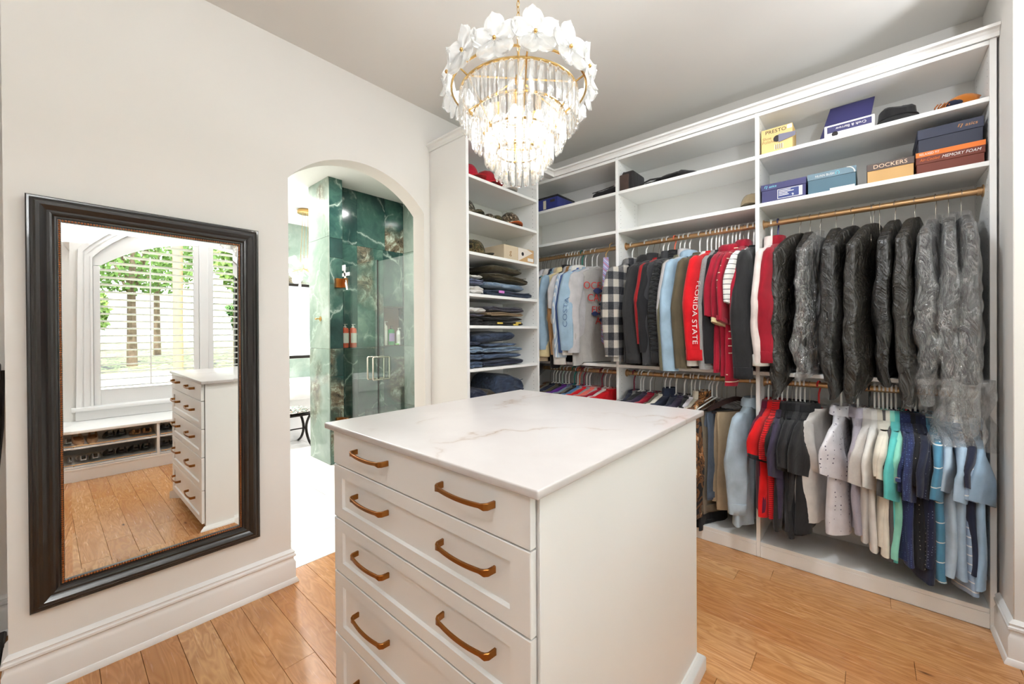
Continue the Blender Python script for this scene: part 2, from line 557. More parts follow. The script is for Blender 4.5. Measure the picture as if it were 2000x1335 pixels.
WALL = plain('wall_paint', (233, 229, 223), .85, var=.01, nscale=2)
CEILM = plain('ceiling_paint', (230, 227, 222), .9, var=.01, nscale=2)
TRIM = plain('trim_paint', (240, 238, 235), .45, var=.008, nscale=3)
CAB = plain('cabinet_white', (245, 244, 241), .42, var=.008, nscale=3)
ISLM = plain('island_paint', (238, 237, 234), .4, var=.008, nscale=3)
QUARTZ = quartz()
OAK = wood_floor()
SUBF = plain('dark_joint', (92, 62, 38), .9)
BRASS = plain('champagne_rod', (204, 166, 122), .38, metal=.8, var=.02)
BRONZE = plain('antique_brass', (150, 98, 48), .3, metal=.95, var=.06, nscale=20)
GOLD = plain('pale_gold', (206, 170, 108), .25, metal=.9, var=.03)
CHROME = plain('brushed_nickel', (196, 190, 180), .25, metal=1, var=.02)
BLACKP = plain('black_lacquer', (24, 21, 19), .28, var=.05, coat=.3)
COPPER = plain('copper_bead', (176, 104, 52), .35, metal=.7, var=.08)
HOLE = plain('pin_hole', (70, 66, 60), .9)
MIR, _nt, _b = new_mat('mirror_glass')
_b.inputs['Base Color'].default_value = (.92, .93, .92, 1)
_b.inputs['Metallic'].default_value = 1
_b.inputs['Roughness'].default_value = .0
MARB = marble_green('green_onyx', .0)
MARBL = marble_green('lit_pale_green_onyx', 1.05)  # lightened onyx: light on the partition face is put into its colour
GLASS = clear_glass('clear_glass', (.93, .98, .955), 1.5, .05)
PANE = clear_glass('window_pane', (.97, .98, .98), 1.4)
CRYS = crystal('cut_crystal')
FROST = crystal('frosted_petal', 1.0)
FILM = plastic_film('plastic_film')
BULB = emit('lit_bulb', (255, 240, 214), 14)
LENS = emit('fill_lamp_lens', (255, 244, 225), 9)  # glowing discs of the added fill lamps
WHITEP = plain('white_plastic', (240, 238, 234), .35)
BLACKM = plain('black_metal', (38, 34, 30), .4, metal=.6)

# ================================================================== THE SETTING
def struct(o, label, cat):
    return tag(o, label, cat, kind='structure')


# floor: sub-floor plus every oak board as a part (boards run along X)
floor = struct(box('floor', (-3.2, -2.4, -.06), (1.3, 3.3, -.014), SUBF, bev=0), 'honey oak plank floor of the dressing room', 'floor')
PW = .127
rng = random.Random(3)
row = 0
y = -2.30
while y < CF - .001:
    y1 = min(y + PW, CF)
    xa = M
    if y > .76 and y1 < 1.88: xa = -2.572
    if y1 < -.12: xa = -3.04
    x = xa
    x1 = x + rng.uniform(.35, 1.5)
    while x < WX - .05:
        if WX - x1 < .35: x1 = WX
        m = MB().box((x + .0006, y + .0006, -.014), (x1 - .0006, y1 - .0006, 0))
        o = m.build('plank', OAK, floor, .0008)
        cx, cy = (x + x1) / 2, (y + y1) / 2
        o.data.transform(Matrix.Translation(-Vector((cx, cy, 0)) + ORG[floor]))
        o.location = Vector((cx, cy, 0)) - ORG[floor]
        x = x1
        x1 = x + rng.uniform(.55, 1.75)
    y = y1
    row += 1

ceiling = struct(box('ceiling', (-3.2, -2.4, CEIL), (1.3, 3.3, CEIL + .05), CEILM, bev=0), 'smooth off-white ceiling above the island', 'ceiling')

# mirror wall with the arched doorway
JL, JR, SPR, APX = .877, 1.808, 2.285, 2.505
hs = (JR - JL) / 2
rise = APX - SPR
AR = (hs * hs + rise * rise) / (2 * rise)
arc = []
th0 = math.asin(hs / AR)
for i in range(25):
    t = -th0 + 2 * th0 * i / 24
    arc.append(((JL + JR) / 2 + AR * sin(t), APX - AR + AR * cos(t)))
outl = [(-.127, 0), (JL, 0)] + arc + [(JR, 0), (3.26, 0), (3.26, CEIL), (-.127, CEIL)]
struct(extrude_poly([outl], 'x', M, M - .135).build('wall_left', WALL, ang=20), 'beige wall pierced by the arched doorway, carrying the mirror', 'wall')
struct(box('wall_back', (M - .1, CB + .006, 0), (.5, CB + .1, CEIL), WALL, bev=0), 'beige wall behind the hanging clothes', 'wall')
struct(MB().box((.455, 2.655, 0), (WX + .2, CB + .1, CEIL)).build('wall_right', WALL, bev=.003), 'plain beige wall return beside the pale blue shirts', 'wall')
# wall with the arched shutter window, seen in the mirror
WC, WHS, WSP = 1.25, .93, 2.14
R1, C1 = 1.14, 1.48
R2, C2 = 1.316, 1.077


def arch_pts(R, C, ya, yb, n=18):
    out = []
    for i in range(n + 1):
        yy = ya + (yb - ya) * i / n
        out.append((yy, C + sqrt(max(0, R * R - (yy - WC) ** 2))))
    return out


hole = [(WC - WHS, .61)] + arch_pts(R1, C1, WC - WHS, WC + WHS) + [(WC + WHS, .61)]
struct(extrude_poly([[(-2.4, 0), (2.7, 0), (2.7, CEIL), (-2.4, CEIL)], hole], 'x', WX, WX + .2).build('wall_window', WALL, ang=20), 'white wall around the arched shuttered window', 'wall')
struct(box('wall_near', (-3.2, -2.42, 0), (1.3, -2.3, CEIL), WALL, bev=0), 'beige wall at the far end of the aisle', 'wall')
struct(box('wall_hall', (-3.18, -2.4, 0), (-3.05, -.1, CEIL), WALL, bev=0), 'taupe hall wall seen past the mirror wall', 'wall')
struct(box('wall_hall_end', (-3.1, -.125, 0), (M - .136, -.03, CEIL), WALL, bev=0), 'short hall wall behind the mirror wall', 'wall')

BASEP = [(0, 0), (.030, 0), (.030, .010), (.022, .024), (.018, .026), (.018, .112), (.013, .124), (.010, .130), (.010, .140), (.019, .147), (.019, .156), (.013, .161), (.013, .167), (.016, .171), (.005, .184), (0, .186)]


def baseboard(name, path, label):
    return struct(sweep(path, BASEP).build(name, TRIM, ang=30), label, 'baseboard')


baseboard('baseboard_left', [(M - .135, -.127), (M, -.127), (M, JL), (M - .135, JL)], 'tall white moulded baseboard under the mirror')
baseboard('baseboard_arch', [(M - .135, JR), (M, JR), (M, 1.86)][0:3], 'short white baseboard between the arch and the shelf tower')
baseboard('baseboard_right', [(.455, CF), (.455, 2.655), (WX, 2.655)], 'white moulded baseboard wrapping the wall return beside the closet')
baseboard('baseboard_hall', [(-3.05, -2.0), (-3.05, -.127)], 'white baseboard of the hall past the mirror wall')

# recessed downlight fixtures, added to house the fill lamps
for i, (x, y, z, e) in enumerate(FILL_DOWN + FILL_BATH):
    t = empty('fill_downlight', (x, y, z), 'added round fill light recessed above the ' + ['middle of the shoe bench', 'end of the shoe bench', 'aisle beside the mirror', 'aisle before the closet', 'bathroom doorway', 'bathtub', 'shower'][i], 'light')
    MB().lathe([(.08, 0), (.10, 0), (.10, -.006), (.08, -.008)], (x, y, z), 24).build('rim', WHITEP, t)
    MB().lathe([(.078, -.001), (.078, -.004)], (x, y, z), 24).build('lens', LENS, t)

# added unseen fill uplights, built as bowls, that wash the ceiling above the window seat
for i, (x, y, z, e) in enumerate(FILL_SCONCE):
    t = empty('fill_sconce', (WX, y, z), 'added white bowl fill light washing the ceiling ' + ('near the aisle end', 'near the closet')[i], 'light')
    box('back_plate', (WX - .012, y - .05, z - .10), (WX, y + .05, z + .02), CHROME, t, .003)
    MB().loft([[(WX - .012 - r * .9 * sin(pi * k / 14), y + r * cos(pi * k / 14), z + zz) for k in range(15)] for r, zz in ((.03, -.09), (.09, -.06), (.13, 0.0), (.14, .01))], True, False).build('bowl', WHITEP, t)

# ================================================================== ISLAND
IX0, IX1, IY0, IY1, IT = -1.522, -.516, .662, 1.796, 1.0708
isl = empty('island', ((IX0 + IX1) / 2, 1.22, 0), 'white drawer island with brass pulls in the middle of the room', 'cabinet')
box('cabinet_body', (-1.476, .697, .06), (-.5375, 1.762, 1.0496), ISLM, isl, .0015)
box('side_panel', (-.5385, .6935, .068), (-.5345, 1.7474, 1.0496), ISLM, isl, .0008)
box('side_panel', (-1.479, .6935, .068), (-1.475, 1.7474, 1.0496), ISLM, isl, .0008)
sweep([(-1.482, .685), (-1.482, 1.75), (-.532, 1.75), (-.532, .685)][::-1], [(-.3, 0), (.026, 0), (.026, .052), (.022, .058), (.012, .062), (.004, .069), (-.3, .069)], True).build('plinth', ISLM, isl)
top = MB().box((IX0, IY0, IT - .021), (IX1, IY1, IT)).build('worktop', QUARTZ, None, .004, 3)
tag(top, 'white quartz worktop with thin brown veins on the drawer island', 'worktop')


def drawer_front(x0, x1, z0, z1, yf, yb, inset):
    """slab with a recessed shaker field on the -Y face"""
    m = MB()
    if not inset:
        return m.box((x0, yf, z0), (x1, yb, z1))
    st, rl = .061, .040
    def rect(a, b, c, d, y): return [(a, y, c), (b, y, c), (b, y, d), (a, y, d)]
    m.loft([rect(x0, x1, z0, z1, yb), rect(x0, x1, z0, z1, yf + .002), rect(x0 + .002, x1 - .002, z0 + .002, z1 - .002, yf), rect(x0 + st, x1 - st, z0 + rl, z1 - rl, yf),
            rect(x0 + st + .005, x1 - st - .005, z0 + rl + .005, z1 - rl - .005, yf + .0085)])
    return m


def pull(L=.19):
    m = MB()
    rings = []
    pts = [(-L / 2, -.0005, 0), (-L / 2 + .002, .022, 0), (-L / 2 + .008, .029, 0), (-L / 2 + .02, .0305, 0)]
    n = 12
    for i in range(n + 1):
        u = -1 + 2 * i / n
        pts.append((u * (L / 2 - .024), .0305 + .0045 * (1 - u * u), -.002 * (1 - u * u)))
    pts += [(L / 2 - .02, .0305, 0), (L / 2 - .008, .029, 0), (L / 2 - .002, .022, 0), (L / 2, -.0005, 0)]
    P = [Vector(p) for p in pts]
    for i, p in enumerate(P):
        t = (P[min(i + 1, len(P) - 1)] - P[max(0, i - 1)]).normalized()
        s = Vector((t.y, -t.x, 0)).normalized()
        hh = .0085 if (i < 3 or i > len(P) - 4) else .0056
        ww = .0034
        rings.append([p + s * ww + Vector((0, 0, hh)), p - s * ww + Vector((0, 0, hh)), p - s * ww - Vector((0, 0, hh)), p + s * ww - Vector((0, 0, hh))])
    m.loft(rings)
    m.v = [(x, -y, z) for x, y, z in m.v]
    m.f = [tuple(reversed(f)) for f in m.f]
    return m


PULL = pull().mesh('pull', BRONZE, bev=.0012)
ZB = [1.0495, .929, .7357, .5398, .312, .082]
HZ = [1.003, .852, .660, .452, .222]
for i in range(5):
    d = drawer_front(-1.468, -.5456, ZB[i + 1] + .0024, ZB[i] - .0024, .6733, .6925, i > 0).build('drawer', ISLM, isl)
    for hx in (-1.2, -.7465):
        place('pull_handle', PULL, d, Vector((hx, .6733, HZ[i])) - ORG[isl])
    d2 = drawer_front(-1.468, -.5456, ZB[i + 1] + .0024, ZB[i] - .0024, -.0192, 0, i > 0)
    d2.v = [(x, 1.763 - y, z) for x, y, z in d2.v]
    d2.f = [tuple(reversed(f)) for f in d2.f]
    d2 = d2.build('drawer', ISLM, isl)

# ================================================================== WALL MIRROR (tilted half a degree)
MW, MH = .7912, 1.6279
mir = empty('wall_mirror', (0, 0, 0), 'tall mirror in a wide black moulded frame with copper beading', 'mirror')
FPROF = [(0, 0), (0, .014), (.004, .019), (.010, .019), (.013, .023), (.020, .026), (.026, .034), (.036, .036), (.046, .031), (.054, .024), (.062, .026), (.068, .024), (.074, .017), (.080, .016), (.082, .012), (.092, .011), (.093, .002), (.093, 0)]


def rail(L, name):
    """one mitred side of the frame along local +Y, from the outer edge inwards along +Z"""
    m = MB()
    r0 = [(d, -L / 2 + o, o) for o, d in FPROF]
    r1 = [(d, L / 2 - o, o) for o, d in FPROF]
    return m.loft([r0, r1])


def turned(m, ang, cy, cz):
    c, s = cos(ang), sin(ang)
    m.v = [(x, cy + y * c - z * s, cz + y * s + z * c) for x, y, z in m.v]
    return m


turned(rail(MW, 'b'), 0, 0, -MH / 2).build('frame_rail', BLACKP, mir, ang=25)
turned(rail(MW, 't'), pi, 0, MH / 2).build('frame_rail', BLACKP, mir, ang=25)
turned(rail(MH, 'r'), pi / 2, MW / 2, 0).build('frame_rail', BLACKP, mir, ang=25)
turned(rail(MH, 'l'), -pi / 2, -MW / 2, 0).build('frame_rail', BLACKP, mir, ang=25)
bd = MB()
iy, iz = MW / 2 - .0875, MH / 2 - .0875
for sgn in (-1, 1):
    k = int(2 * iz / .0088)
    for i in range(k + 1):
        bd.sph((.013, sgn * iy, -iz + 2 * iz * i / k), .0042, 6, 3)
    k = int(2 * iy / .0088)
    for i in range(1, k):
        bd.sph((.013, -iy + 2 * iy * i / k, sgn * iz), .0042, 6, 3)
tag(bd.build('bead_trim', COPPER, mir), 'row of tiny copper beads along the inner edge', kind='stuff')
gy, gz, bv = MW / 2 - .092, MH / 2 - .092, .022
g = MB()


def rct(a, b, x): return [(x, -a, -b), (x, a, -b), (x, a, b), (x, -a, b)]


g.loft([rct(gy, gz, .004), rct(gy - bv, gz - bv, .0054)], False, True)
g.build('glass', MIR, mir, ang=.1)
mir.location = (M + .0125, .3222, 1.1348)
mir.rotation_euler = (0, radians(.5), radians(.5))

# ================================================================== CLOSET
PINV = MB()


def pin_column(m, fixed, axis, a_list, z0, z1, side):
    """two columns of shelf-pin holes on a panel face"""
    z = z0
    while z < z1:
        for a in a_list:
            ring = []
            for k in range(6):
                u, v = .0026 * cos(pi * k / 3), .0026 * sin(pi * k / 3)
                ring.append((fixed, a + u, z + v) if axis == 'x' else (a + u, fixed, z + v))
            m.add(ring, [tuple(range(6)), tuple(range(5, -1, -1))])
        z += .032


TT = [2.498, 2.243, 1.967, 1.677, 1.455, 1.152, .86, .56]
tow = empty('shelf_tower', ((M + TX) / 2, 2.26, 0), 'tall white open shelf tower of folded clothes beside the arch', 'shelving')
box('side_panel', (M + .001, 1.862, 0), (TX, 1.888, 2.752), CAB, tow)
box('side_panel', (M + .001, 2.6486, 0), (TX, 2.671, 2.752), CAB, tow)
box('back_panel', (M + .001, 1.888, .1), (M + .007, 2.6486, 2.74), CAB, tow, 0)
box('top_panel', (M + .001, 1.888, 2.728), (TX, 2.6486, 2.75), CAB, tow)
box('base_board', (M + .02, 1.888, 0), (TX, 2.6486, .095), CAB, tow)
for z in TT:
    box('shelf', (M + .008, 1.889, z - .021), (TX - .001, 2.6476, z), CAB, tow)
pm = MB()
pin_column(pm, 2.6478, 'y', (TX - .045, M + .06), .2, 2.7, -1)
tag(pm.build('pin_holes', HOLE, tow), kind='stuff')

D1, D2, DE = -1.458, -.5145, .436
HT = .011
SH = [(.073, .095), (1.129, 1.152), (2.167, 2.190), (2.466, 2.489), (2.728, 2.75)]


def bay(name, x0, x1, label):
    t = empty(name, ((x0 + x1) / 2, CF, 0), label, 'closet')
    for k, (a, b) in enumerate(SH):
        box(['deck', 'shelf', 'shelf', 'shelf', 'top_panel'][k], (x0, CF + .001, a), (x1, CB - .001, b), CAB, t)
    box('base_board', (x0, CF, 0), (x1, CF + .02, .0725), CAB, t)
    box('back_panel', (x0, CB - .001, .095), (x1, CB + .005, 2.73), CAB, t, 0)
    for z in (RODU, RODL):
        xa, xb = x0, x1
        r = MB().tube([(xa + .002, RODY, z), (xb - .002, RODY, z)], .0165, 16).build('hanging_rod', BRASS, t)
        for xx, s in ((xa, 1), (xb, -1)):
            MB().tube([(xx, RODY, z), (xx + s * .004, RODY, z), (xx + s * .005, RODY, z), (xx + s * .022, RODY, z)], [.03, .03, .021, .021], 16).build('rod_flange', BRASS, r)
    return t


bl = bay('closet_bay', M + .002, D1 - HT, 'white hanging bay in the corner beside the shelf tower')
bm_ = bay('closet_bay', D1 + HT, D2 - HT, 'middle white hanging bay holding dark sweaters and crimson shirts')
br = bay('closet_bay', D2 + HT, DE - HT, 'white hanging bay of garment bags above polo shirts')
for t, xs in ((bm_, (D1,)), (br, (D2, DE))):
    for x in xs:
        p = box('side_panel', (x - HT, CF, 0), (x + HT, CB, 2.752), CAB, t)
        pm = MB()
        pin_column(pm, x + HT + .0006 if x < .2 else x - HT - .0006, 'x', (CF + .045, CB - .06), .2, 2.7, 1)
        tag(pm.build('pin_holes', HOLE, p), kind='stuff')
cr = sweep([(M, 1.862), (TX, 1.862), (TX, CF), (.454, CF)], [(0, 2.7515), (.010, 2.7515), (.010, 2.772), (.014, 2.776), (.018, 2.784), (.030, 2.788), (.034, 2.788), (.034, 2.802), (-.05, 2.802), (-.05, 2.7535), (0, 2.7535)])
struct(cr.build('trim_crown', TRIM, ang=20), 'white crown moulding along the top of the closet', 'trim')

# ================================================================== CHANDELIER
CX, CY = -1.03, 1.215
ch = empty('chandelier', (CX, CY, 2.0), 'round tiered crystal chandelier with a wreath of frosted glass flowers', 'chandelier')


def crystal_mesh(w, L, t):
    m = MB()
    rings = []
    for z, a, b in ((0, .55, .5), (-.006, .95, .8), (-.02, 1, 1), (-L + .014, 1, 1), (-L + .004, .95, .8), (-L, .6, .45)):
        ww, tt = w / 2 * a, t / 2 * b
        rings.append([(ww, 0, z), (ww * .55, tt, z), (-ww * .55, tt, z), (-ww, 0, z), (-ww * .55, -tt, z), (ww * .55, -tt, z)])
    m.loft(rings)
    return m.mesh('crystal', CRYS, ang=5)


def ring_tube(r, z, rad, mat, name, par, n=48, sz=1.0):
    m = MB()
    m.tube([(CX + r * cos(2 * pi * k / n), CY + r * sin(2 * pi * k / n), z) for k in range(n)], rad, 8, closed=True)
    return m.build(name, mat, par)


TIERS = [(.228, 2.325, .118, .028, 42), (.176, 2.245, .116, .027, 34), (.130, 2.175, .108, .026, 26), (.088, 2.105, .100, .026, 18)]
for r, z, L, wd, n in TIERS:
    ring_tube(r, z + .004, .0048, GOLD, 'tier_ring', ch)
    me = crystal_mesh(wd, L, .014)
    for k in range(n):
        a = 2 * pi * (k + .5) / n
        o = place('crystal', me, ch, (CX + r * cos(a) - CX, CY + r * sin(a) - CY, z - 2.0))
        o.rotation_euler = (random.uniform(-.05, .05), random.uniform(-.03, .03), a + pi / 2)
ring_tube(.262, 2.345, .0042, GOLD, 'tier_ring', ch)
# arms between the rings, stem, canopy, chain
for k in range(6):
    a = 2 * pi * k / 6 + .3
    pts = [(CX + r * cos(a), CY + r * sin(a), z) for r, z in ((.262, 2.345), (.228, 2.329), (.176, 2.249), (.130, 2.179), (.088, 2.109))]
    MB().tube(pts, .0035, 6).build('arm', GOLD, ch)
    MB().tube([(CX + .228 * cos(a), CY + .228 * sin(a), 2.329), (CX, CY, 2.40)], .0035, 6).build('arm', GOLD, ch)
MB().lathe([(.004, -.02), (.012, -.012), (.016, .0), (.012, .02), (.005, .03), (.005, .11), (.003, .115)], (CX, CY, 2.39), 12).build('stem', GOLD, ch)
link_m = MB().tube([(.006 * cos(t), 0, .013 * sin(t)) for t in [2 * pi * k / 16 for k in range(16)]], .0016, 6, closed=True).mesh('link', GOLD)
z, k = 2.515, 0
while z < 3.02:
    o = place('chain_link', link_m, ch, (0, 0, z - 2.0))
    o.rotation_euler = (0, 0, (pi / 2) * (k % 2))
    z += .0222
    k += 1
MB().lathe([(.06, 3.052), (.06, 3.04), (.052, 3.03), (.012, 3.024), (.008, 3.01)][::-1], (CX, CY, 0), 24).build('canopy', GOLD, ch)


def petal_mesh():
    m = MB()
    rings = []
    nr, na = 11, 14
    for i in range(nr):
        u = i / (nr - 1)
        rings.append([])
        for k in range(na):
            v = -1 + 2 * k / (na - 1)
            L = .008 + .076 * u
            wd = .0335 * sqrt(max(0, 1 - (2 * u - 1) ** 2)) + .003
            ridge = .0012 * cos(v * 16)
            rings[-1].append((v * wd, -.016 * u * u + .009 * v * v * u + ridge - .004, L))
    front = rings
    back = [[(x, y + .0035, z) for x, y, z in r] for r in rings]
    loops = [f + list(reversed(b)) for f, b in zip(front, back)]
    return m.loft(loops).mesh('petal', FROST, ang=60)


PETAL = petal_mesh()
PEARL = MB().sph((0, -.008, 0), .007, 8, 5).mesh('pearl', GOLD)
NF = 13
for k in range(NF):
    a = 2 * pi * (k + .62) / NF
    R = .275
    fl = bpy.data.objects.new('flower', PEARL)
    link(fl, ch)
    fl.location = (R * cos(a), R * sin(a), 2.372 - 2.0 + .008 * sin(k * 2.4))
    fl.rotation_euler = (radians(-6), 0, a + pi / 2)
    for q in range(5):
        p = place('petal', PETAL, fl)
        p.rotation_euler = (0, 2 * pi * q / 5 + .12 * sin(k), 0)
for k in range(5):
    a = 2 * pi * k / 5 + .2
    bx, by = CX + .085 * cos(a), CY + .085 * sin(a)
    s = MB().lathe([(.010, 2.25), (.012, 2.28), (.012, 2.30)], (bx, by, 0), 10).build('socket', GOLD, ch)
    MB().lathe([(.006, 2.25), (.016, 2.235), (.019, 2.215), (.014, 2.195), (.003, 2.185)][::-1], (bx, by, 0), 12).build('bulb', BULB, s)
    light('chandelier_bulb_light', 'POINT', (bx, by, 2.215), 2.3, WARM, shadow_soft_size=.03)

# ================================================================== BATHROOM BEYOND THE ARCH
BC = 3.085
BX1 = M - .135
struct(box('floor_bath', (-6.7, .3, -.06), (-2.572, 3.4, -.012), plain('grout', (176, 172, 166), .9), bev=0), 'large pale tiles of the bathroom floor', 'floor')
fb = bpy.data.objects['floor_bath']
TILE = plain('white_floor_tile', (232, 230, 226), .3, var=.02, nscale=3)
xj = [-2.574, -2.93, -3.556, -4.183, -4.81, -5.437, -6.064, -6.6]
for i in range(len(xj) - 1):
    ys = [.34, .95, 2.15, 3.3] if i % 2 else [.34, 1.55, 2.75, 3.3]
    for a, b in zip(ys, ys[1:]):
        MB().box((xj[i + 1] + .0015, a + .0015, -.012), (xj[i] - .0015, b - .0015, 0)).build('tile', TILE, fb, .001)
struct(box('ceiling_bath', (-6.75, .28, BC), (BX1 - .001, 3.4, BC + .05), CEILM, bev=0), 'white bathroom ceiling seen through the arch', 'ceiling')
struct(box('wall_bath_near', (-6.75, .28, 0), (BX1 - .001, .35, BC), WALL, bev=0), 'beige bathroom wall reflected in the shower glass', 'wall')
baseboard('baseboard_bath', [(BX1 - .001, .35), (-6.5, .35)][::-1], 'white bathroom baseboard reflected in the shower glass')
# far wall with the frosted window
fw = extrude_poly([[(.3, 0), (3.4, 0), (3.4, BC), (.3, BC)], [(1.5, 1.03), (3.0, 1.03), (3.0, 2.18), (1.5, 2.18)]], 'x', -6.59, -6.75)
struct(fw.build('wall_bath_far', WALL), 'bathroom end wall around the frosted window', 'wall')
fwo = bpy.data.objects['wall_bath_far']
for (a, b, c, d) in ((.36, 1.5, 0, 1.03), (1.5, 2.25, 0, 1.03), (2.25, 3.0, 0, 1.03), (.36, 1.5, 1.03, 2.18), (3.0, 3.35, .0, 2.18), (.36, 1.5, 2.18, BC), (1.5, 2.25, 2.18, BC), (2.25, 3.0, 2.18, BC), (3.0, 3.35, 2.18, BC)):
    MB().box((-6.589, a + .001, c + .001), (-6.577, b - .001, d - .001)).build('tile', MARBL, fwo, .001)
win = empty('window_bath', (-6.66, 2.25, 1.03))
struct(win, 'frosted bathroom window in a slim dark frame', 'window')
for lo, hi in (((-6.68, 1.5, 1.03), (-6.6, 3.0, 1.075)), ((-6.68, 1.5, 2.14), (-6.6, 3.0, 2.18)), ((-6.68, 1.5, 1.075), (-6.6, 1.54, 2.14)), ((-6.68, 2.96, 1.075), (-6.6, 3.0, 2.14))):
    box('frame', lo, hi, BLACKM, win)
mf, nt, b = new_mat('frosted_pane')
nt.nodes.remove(b)
tl = nd(nt, 'ShaderNodeBsdfTranslucent', {0: (.93, .96, .94, 1)})
tr = nd(nt, 'ShaderNodeBsdfTransparent', {0: (.95, .97, .96, 1)})
ms = nd(nt, 'ShaderNodeMixShader', {0: .45, 1: tl.outputs[0], 2: tr.outputs[0]})
nt.links.new(ms.outputs[0], nt.nodes['Material Output'].inputs[0])
box('pane', (-6.65, 1.54, 1.075), (-6.642, 2.96, 2.14), mf, win, 0)
# shower: partition wall, rear wall and end wall clad in onyx slabs
XC, XW, YC, YE = -4.315, -4.52, 1.937, 3.0
pw = struct(box('wall_shower_partition', (-4.802, YC + .012, 0), (XC - .012, 2.09, BC), SUBF, bev=0), 'green onyx partition at the end of the shower', 'wall')
zs = [0, 1.2426, 2.449, BC]
for a, b in zip(zs, zs[1:]):
    MB().box((-4.815, YC, a + .001), (XC - .001, YC + .012, b - .001)).build('slab', MARBL, pw, .001)  # lightened slabs stand in for light falling on this face
zs = [0, .95, 1.2426, 1.94, 2.2256, 2.4359, BC]
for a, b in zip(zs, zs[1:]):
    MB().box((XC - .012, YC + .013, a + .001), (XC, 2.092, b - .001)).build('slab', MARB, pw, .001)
MB().box((XC - .0005, YC - .0008, 0), (XC + .0012, YC + .0012, BC)).build('edge_trim', CHROME, pw, 0)
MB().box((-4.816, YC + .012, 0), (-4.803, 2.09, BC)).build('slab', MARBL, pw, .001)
rw = struct(box('wall_shower_rear', (-4.75, 2.09, 0), (XW - .1, 3.3, BC), SUBF, bev=0), 'dark green onyx rear wall of the shower with a niche', 'wall')
NY0, NY1, NZ0, NZ1 = 2.708, 2.985, 1.247, 1.742
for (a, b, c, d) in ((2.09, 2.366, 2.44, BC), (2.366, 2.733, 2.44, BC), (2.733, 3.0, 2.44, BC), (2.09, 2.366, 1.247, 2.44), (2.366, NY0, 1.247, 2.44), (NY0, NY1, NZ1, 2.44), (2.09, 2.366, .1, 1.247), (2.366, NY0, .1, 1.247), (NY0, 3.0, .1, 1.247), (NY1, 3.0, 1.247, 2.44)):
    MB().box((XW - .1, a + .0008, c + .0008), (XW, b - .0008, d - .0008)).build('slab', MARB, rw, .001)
for lo, hi in (((XW - .09, NY0, NZ0), (XW + .003, NY1, NZ0 + .008)), ((XW - .09, NY0, NZ1 - .008), (XW + .003, NY1, NZ1)), ((XW - .09, NY0, NZ0), (XW + .003, NY0 + .008, NZ1))):
    box('niche_trim', lo, hi, plain('bronze_trim', (74, 62, 52), .4, metal=.6), rw, 0)
box('ledge', (XW, 2.10, 1.226), (XW + .09, NY0, 1.244), MARB, rw)
ew = struct(box('wall_shower_end', (-4.52, YE + .012, 0), (BX1 - .001, 3.3, BC), SUBF, bev=0), 'pale green onyx end wall of the shower', 'wall')
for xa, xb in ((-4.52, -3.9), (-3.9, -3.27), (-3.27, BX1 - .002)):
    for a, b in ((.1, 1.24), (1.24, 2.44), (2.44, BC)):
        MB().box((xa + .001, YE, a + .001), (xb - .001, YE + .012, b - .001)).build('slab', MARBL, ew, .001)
box('shower_bench', (-4.52, 2.45, .10), (-4.12, 3.0, .50), MARB, rw)
struct(box('floor_shower', (-4.52, 2.02, .0), (BX1 - .002, 3.0, .10), MARB), 'raised green onyx floor and curb of the shower', 'floor')
# glass enclosure
gd = empty('shower_door', (-3.9, 2.07, .1), 'clear glass shower door with a paired nickel pull', 'door')
box('glass_panel', (-4.235, 2.064, .11), (-3.562, 2.074, 2.118), GLASS, gd, .0005)
for zz in (1.95, .45):
    h = MB().box((-4.314, 1.998, zz - .05), (-4.268, 2.062, zz + .05)).build('hinge', BRONZE, gd, .002)
    MB().box((-4.268, 2.056, zz - .05), (-4.18, 2.082, zz + .05)).build('hinge', BRONZE, gd, .002)


def d_pull(cx, y, s):
    m = MB()
    z0, z1 = .965, 1.178
    m.tube([(cx, y, z0 + .0), (cx, y + s * .075, z0), (cx, y + s * .08, z0 + .005), (cx, y + s * .08, z1 - .005), (cx, y + s * .075, z1), (cx, y, z1)], .0085, 10)
    return m


for s in (-1, 1):
    d_pull(-3.60, 2.069 + s * .006, s).build('pull_handle', CHROME, gd)
tp = empty('shower_screen', (-3.2, 2.07, .1), 'fixed clear glass shower screen beside the arch', 'screen')
box('glass_panel', (-3.552, 2.064, .11), (BX1 - .004, 2.074, 2.100), GLASS, tp, .0005)
MB().box((-3.556, 2.062, .11), (-3.552, 2.076, 2.112)).build('edge_seal', BLACKM, tp, 0)
for s in (-1, 1):
    d_pull(-3.50, 2.069 + s * .006, s).build('pull_handle', CHROME, tp)
ct = empty('shipping_tape', (-4.22, 2.06, 1.9), 'white plastic corner guard and tape on the shower glass', 'tape')
box('corner_guard', (-4.245, 2.05, 2.08), (-4.19, 2.0635, 2.14), WHITEP, ct)
box('tape_strip', (-4.26, 2.058, 2.02), (-4.10, 2.0625, 2.055), WHITEP, ct, 0)
MB().loft([[(-4.225, 2.058, 2.08), (-4.195, 2.058, 2.08), (-4.195, 2.0625, 2.08), (-4.225, 2.0625, 2.08)], [(-4.21, 2.058, 1.98), (-4.18, 2.058, 1.98), (-4.18, 2.0625, 1.98), (-4.21, 2.0625, 1.98)], [(-4.155, 2.05, 1.87), (-4.125, 2.05, 1.87), (-4.125, 2.0545, 1.87), (-4.155, 2.0545, 1.87)]]).build('tape_strip', WHITEP, ct)
kn = empty('towel_knob', (-4.52, YC, 1.57), 'small brass robe knob on the lit face of the onyx partition', 'hook')
MB().tube([(-4.52, YC, 1.57), (-4.52, YC - .006, 1.57)], .028, 16).build('plate', GOLD, kn)
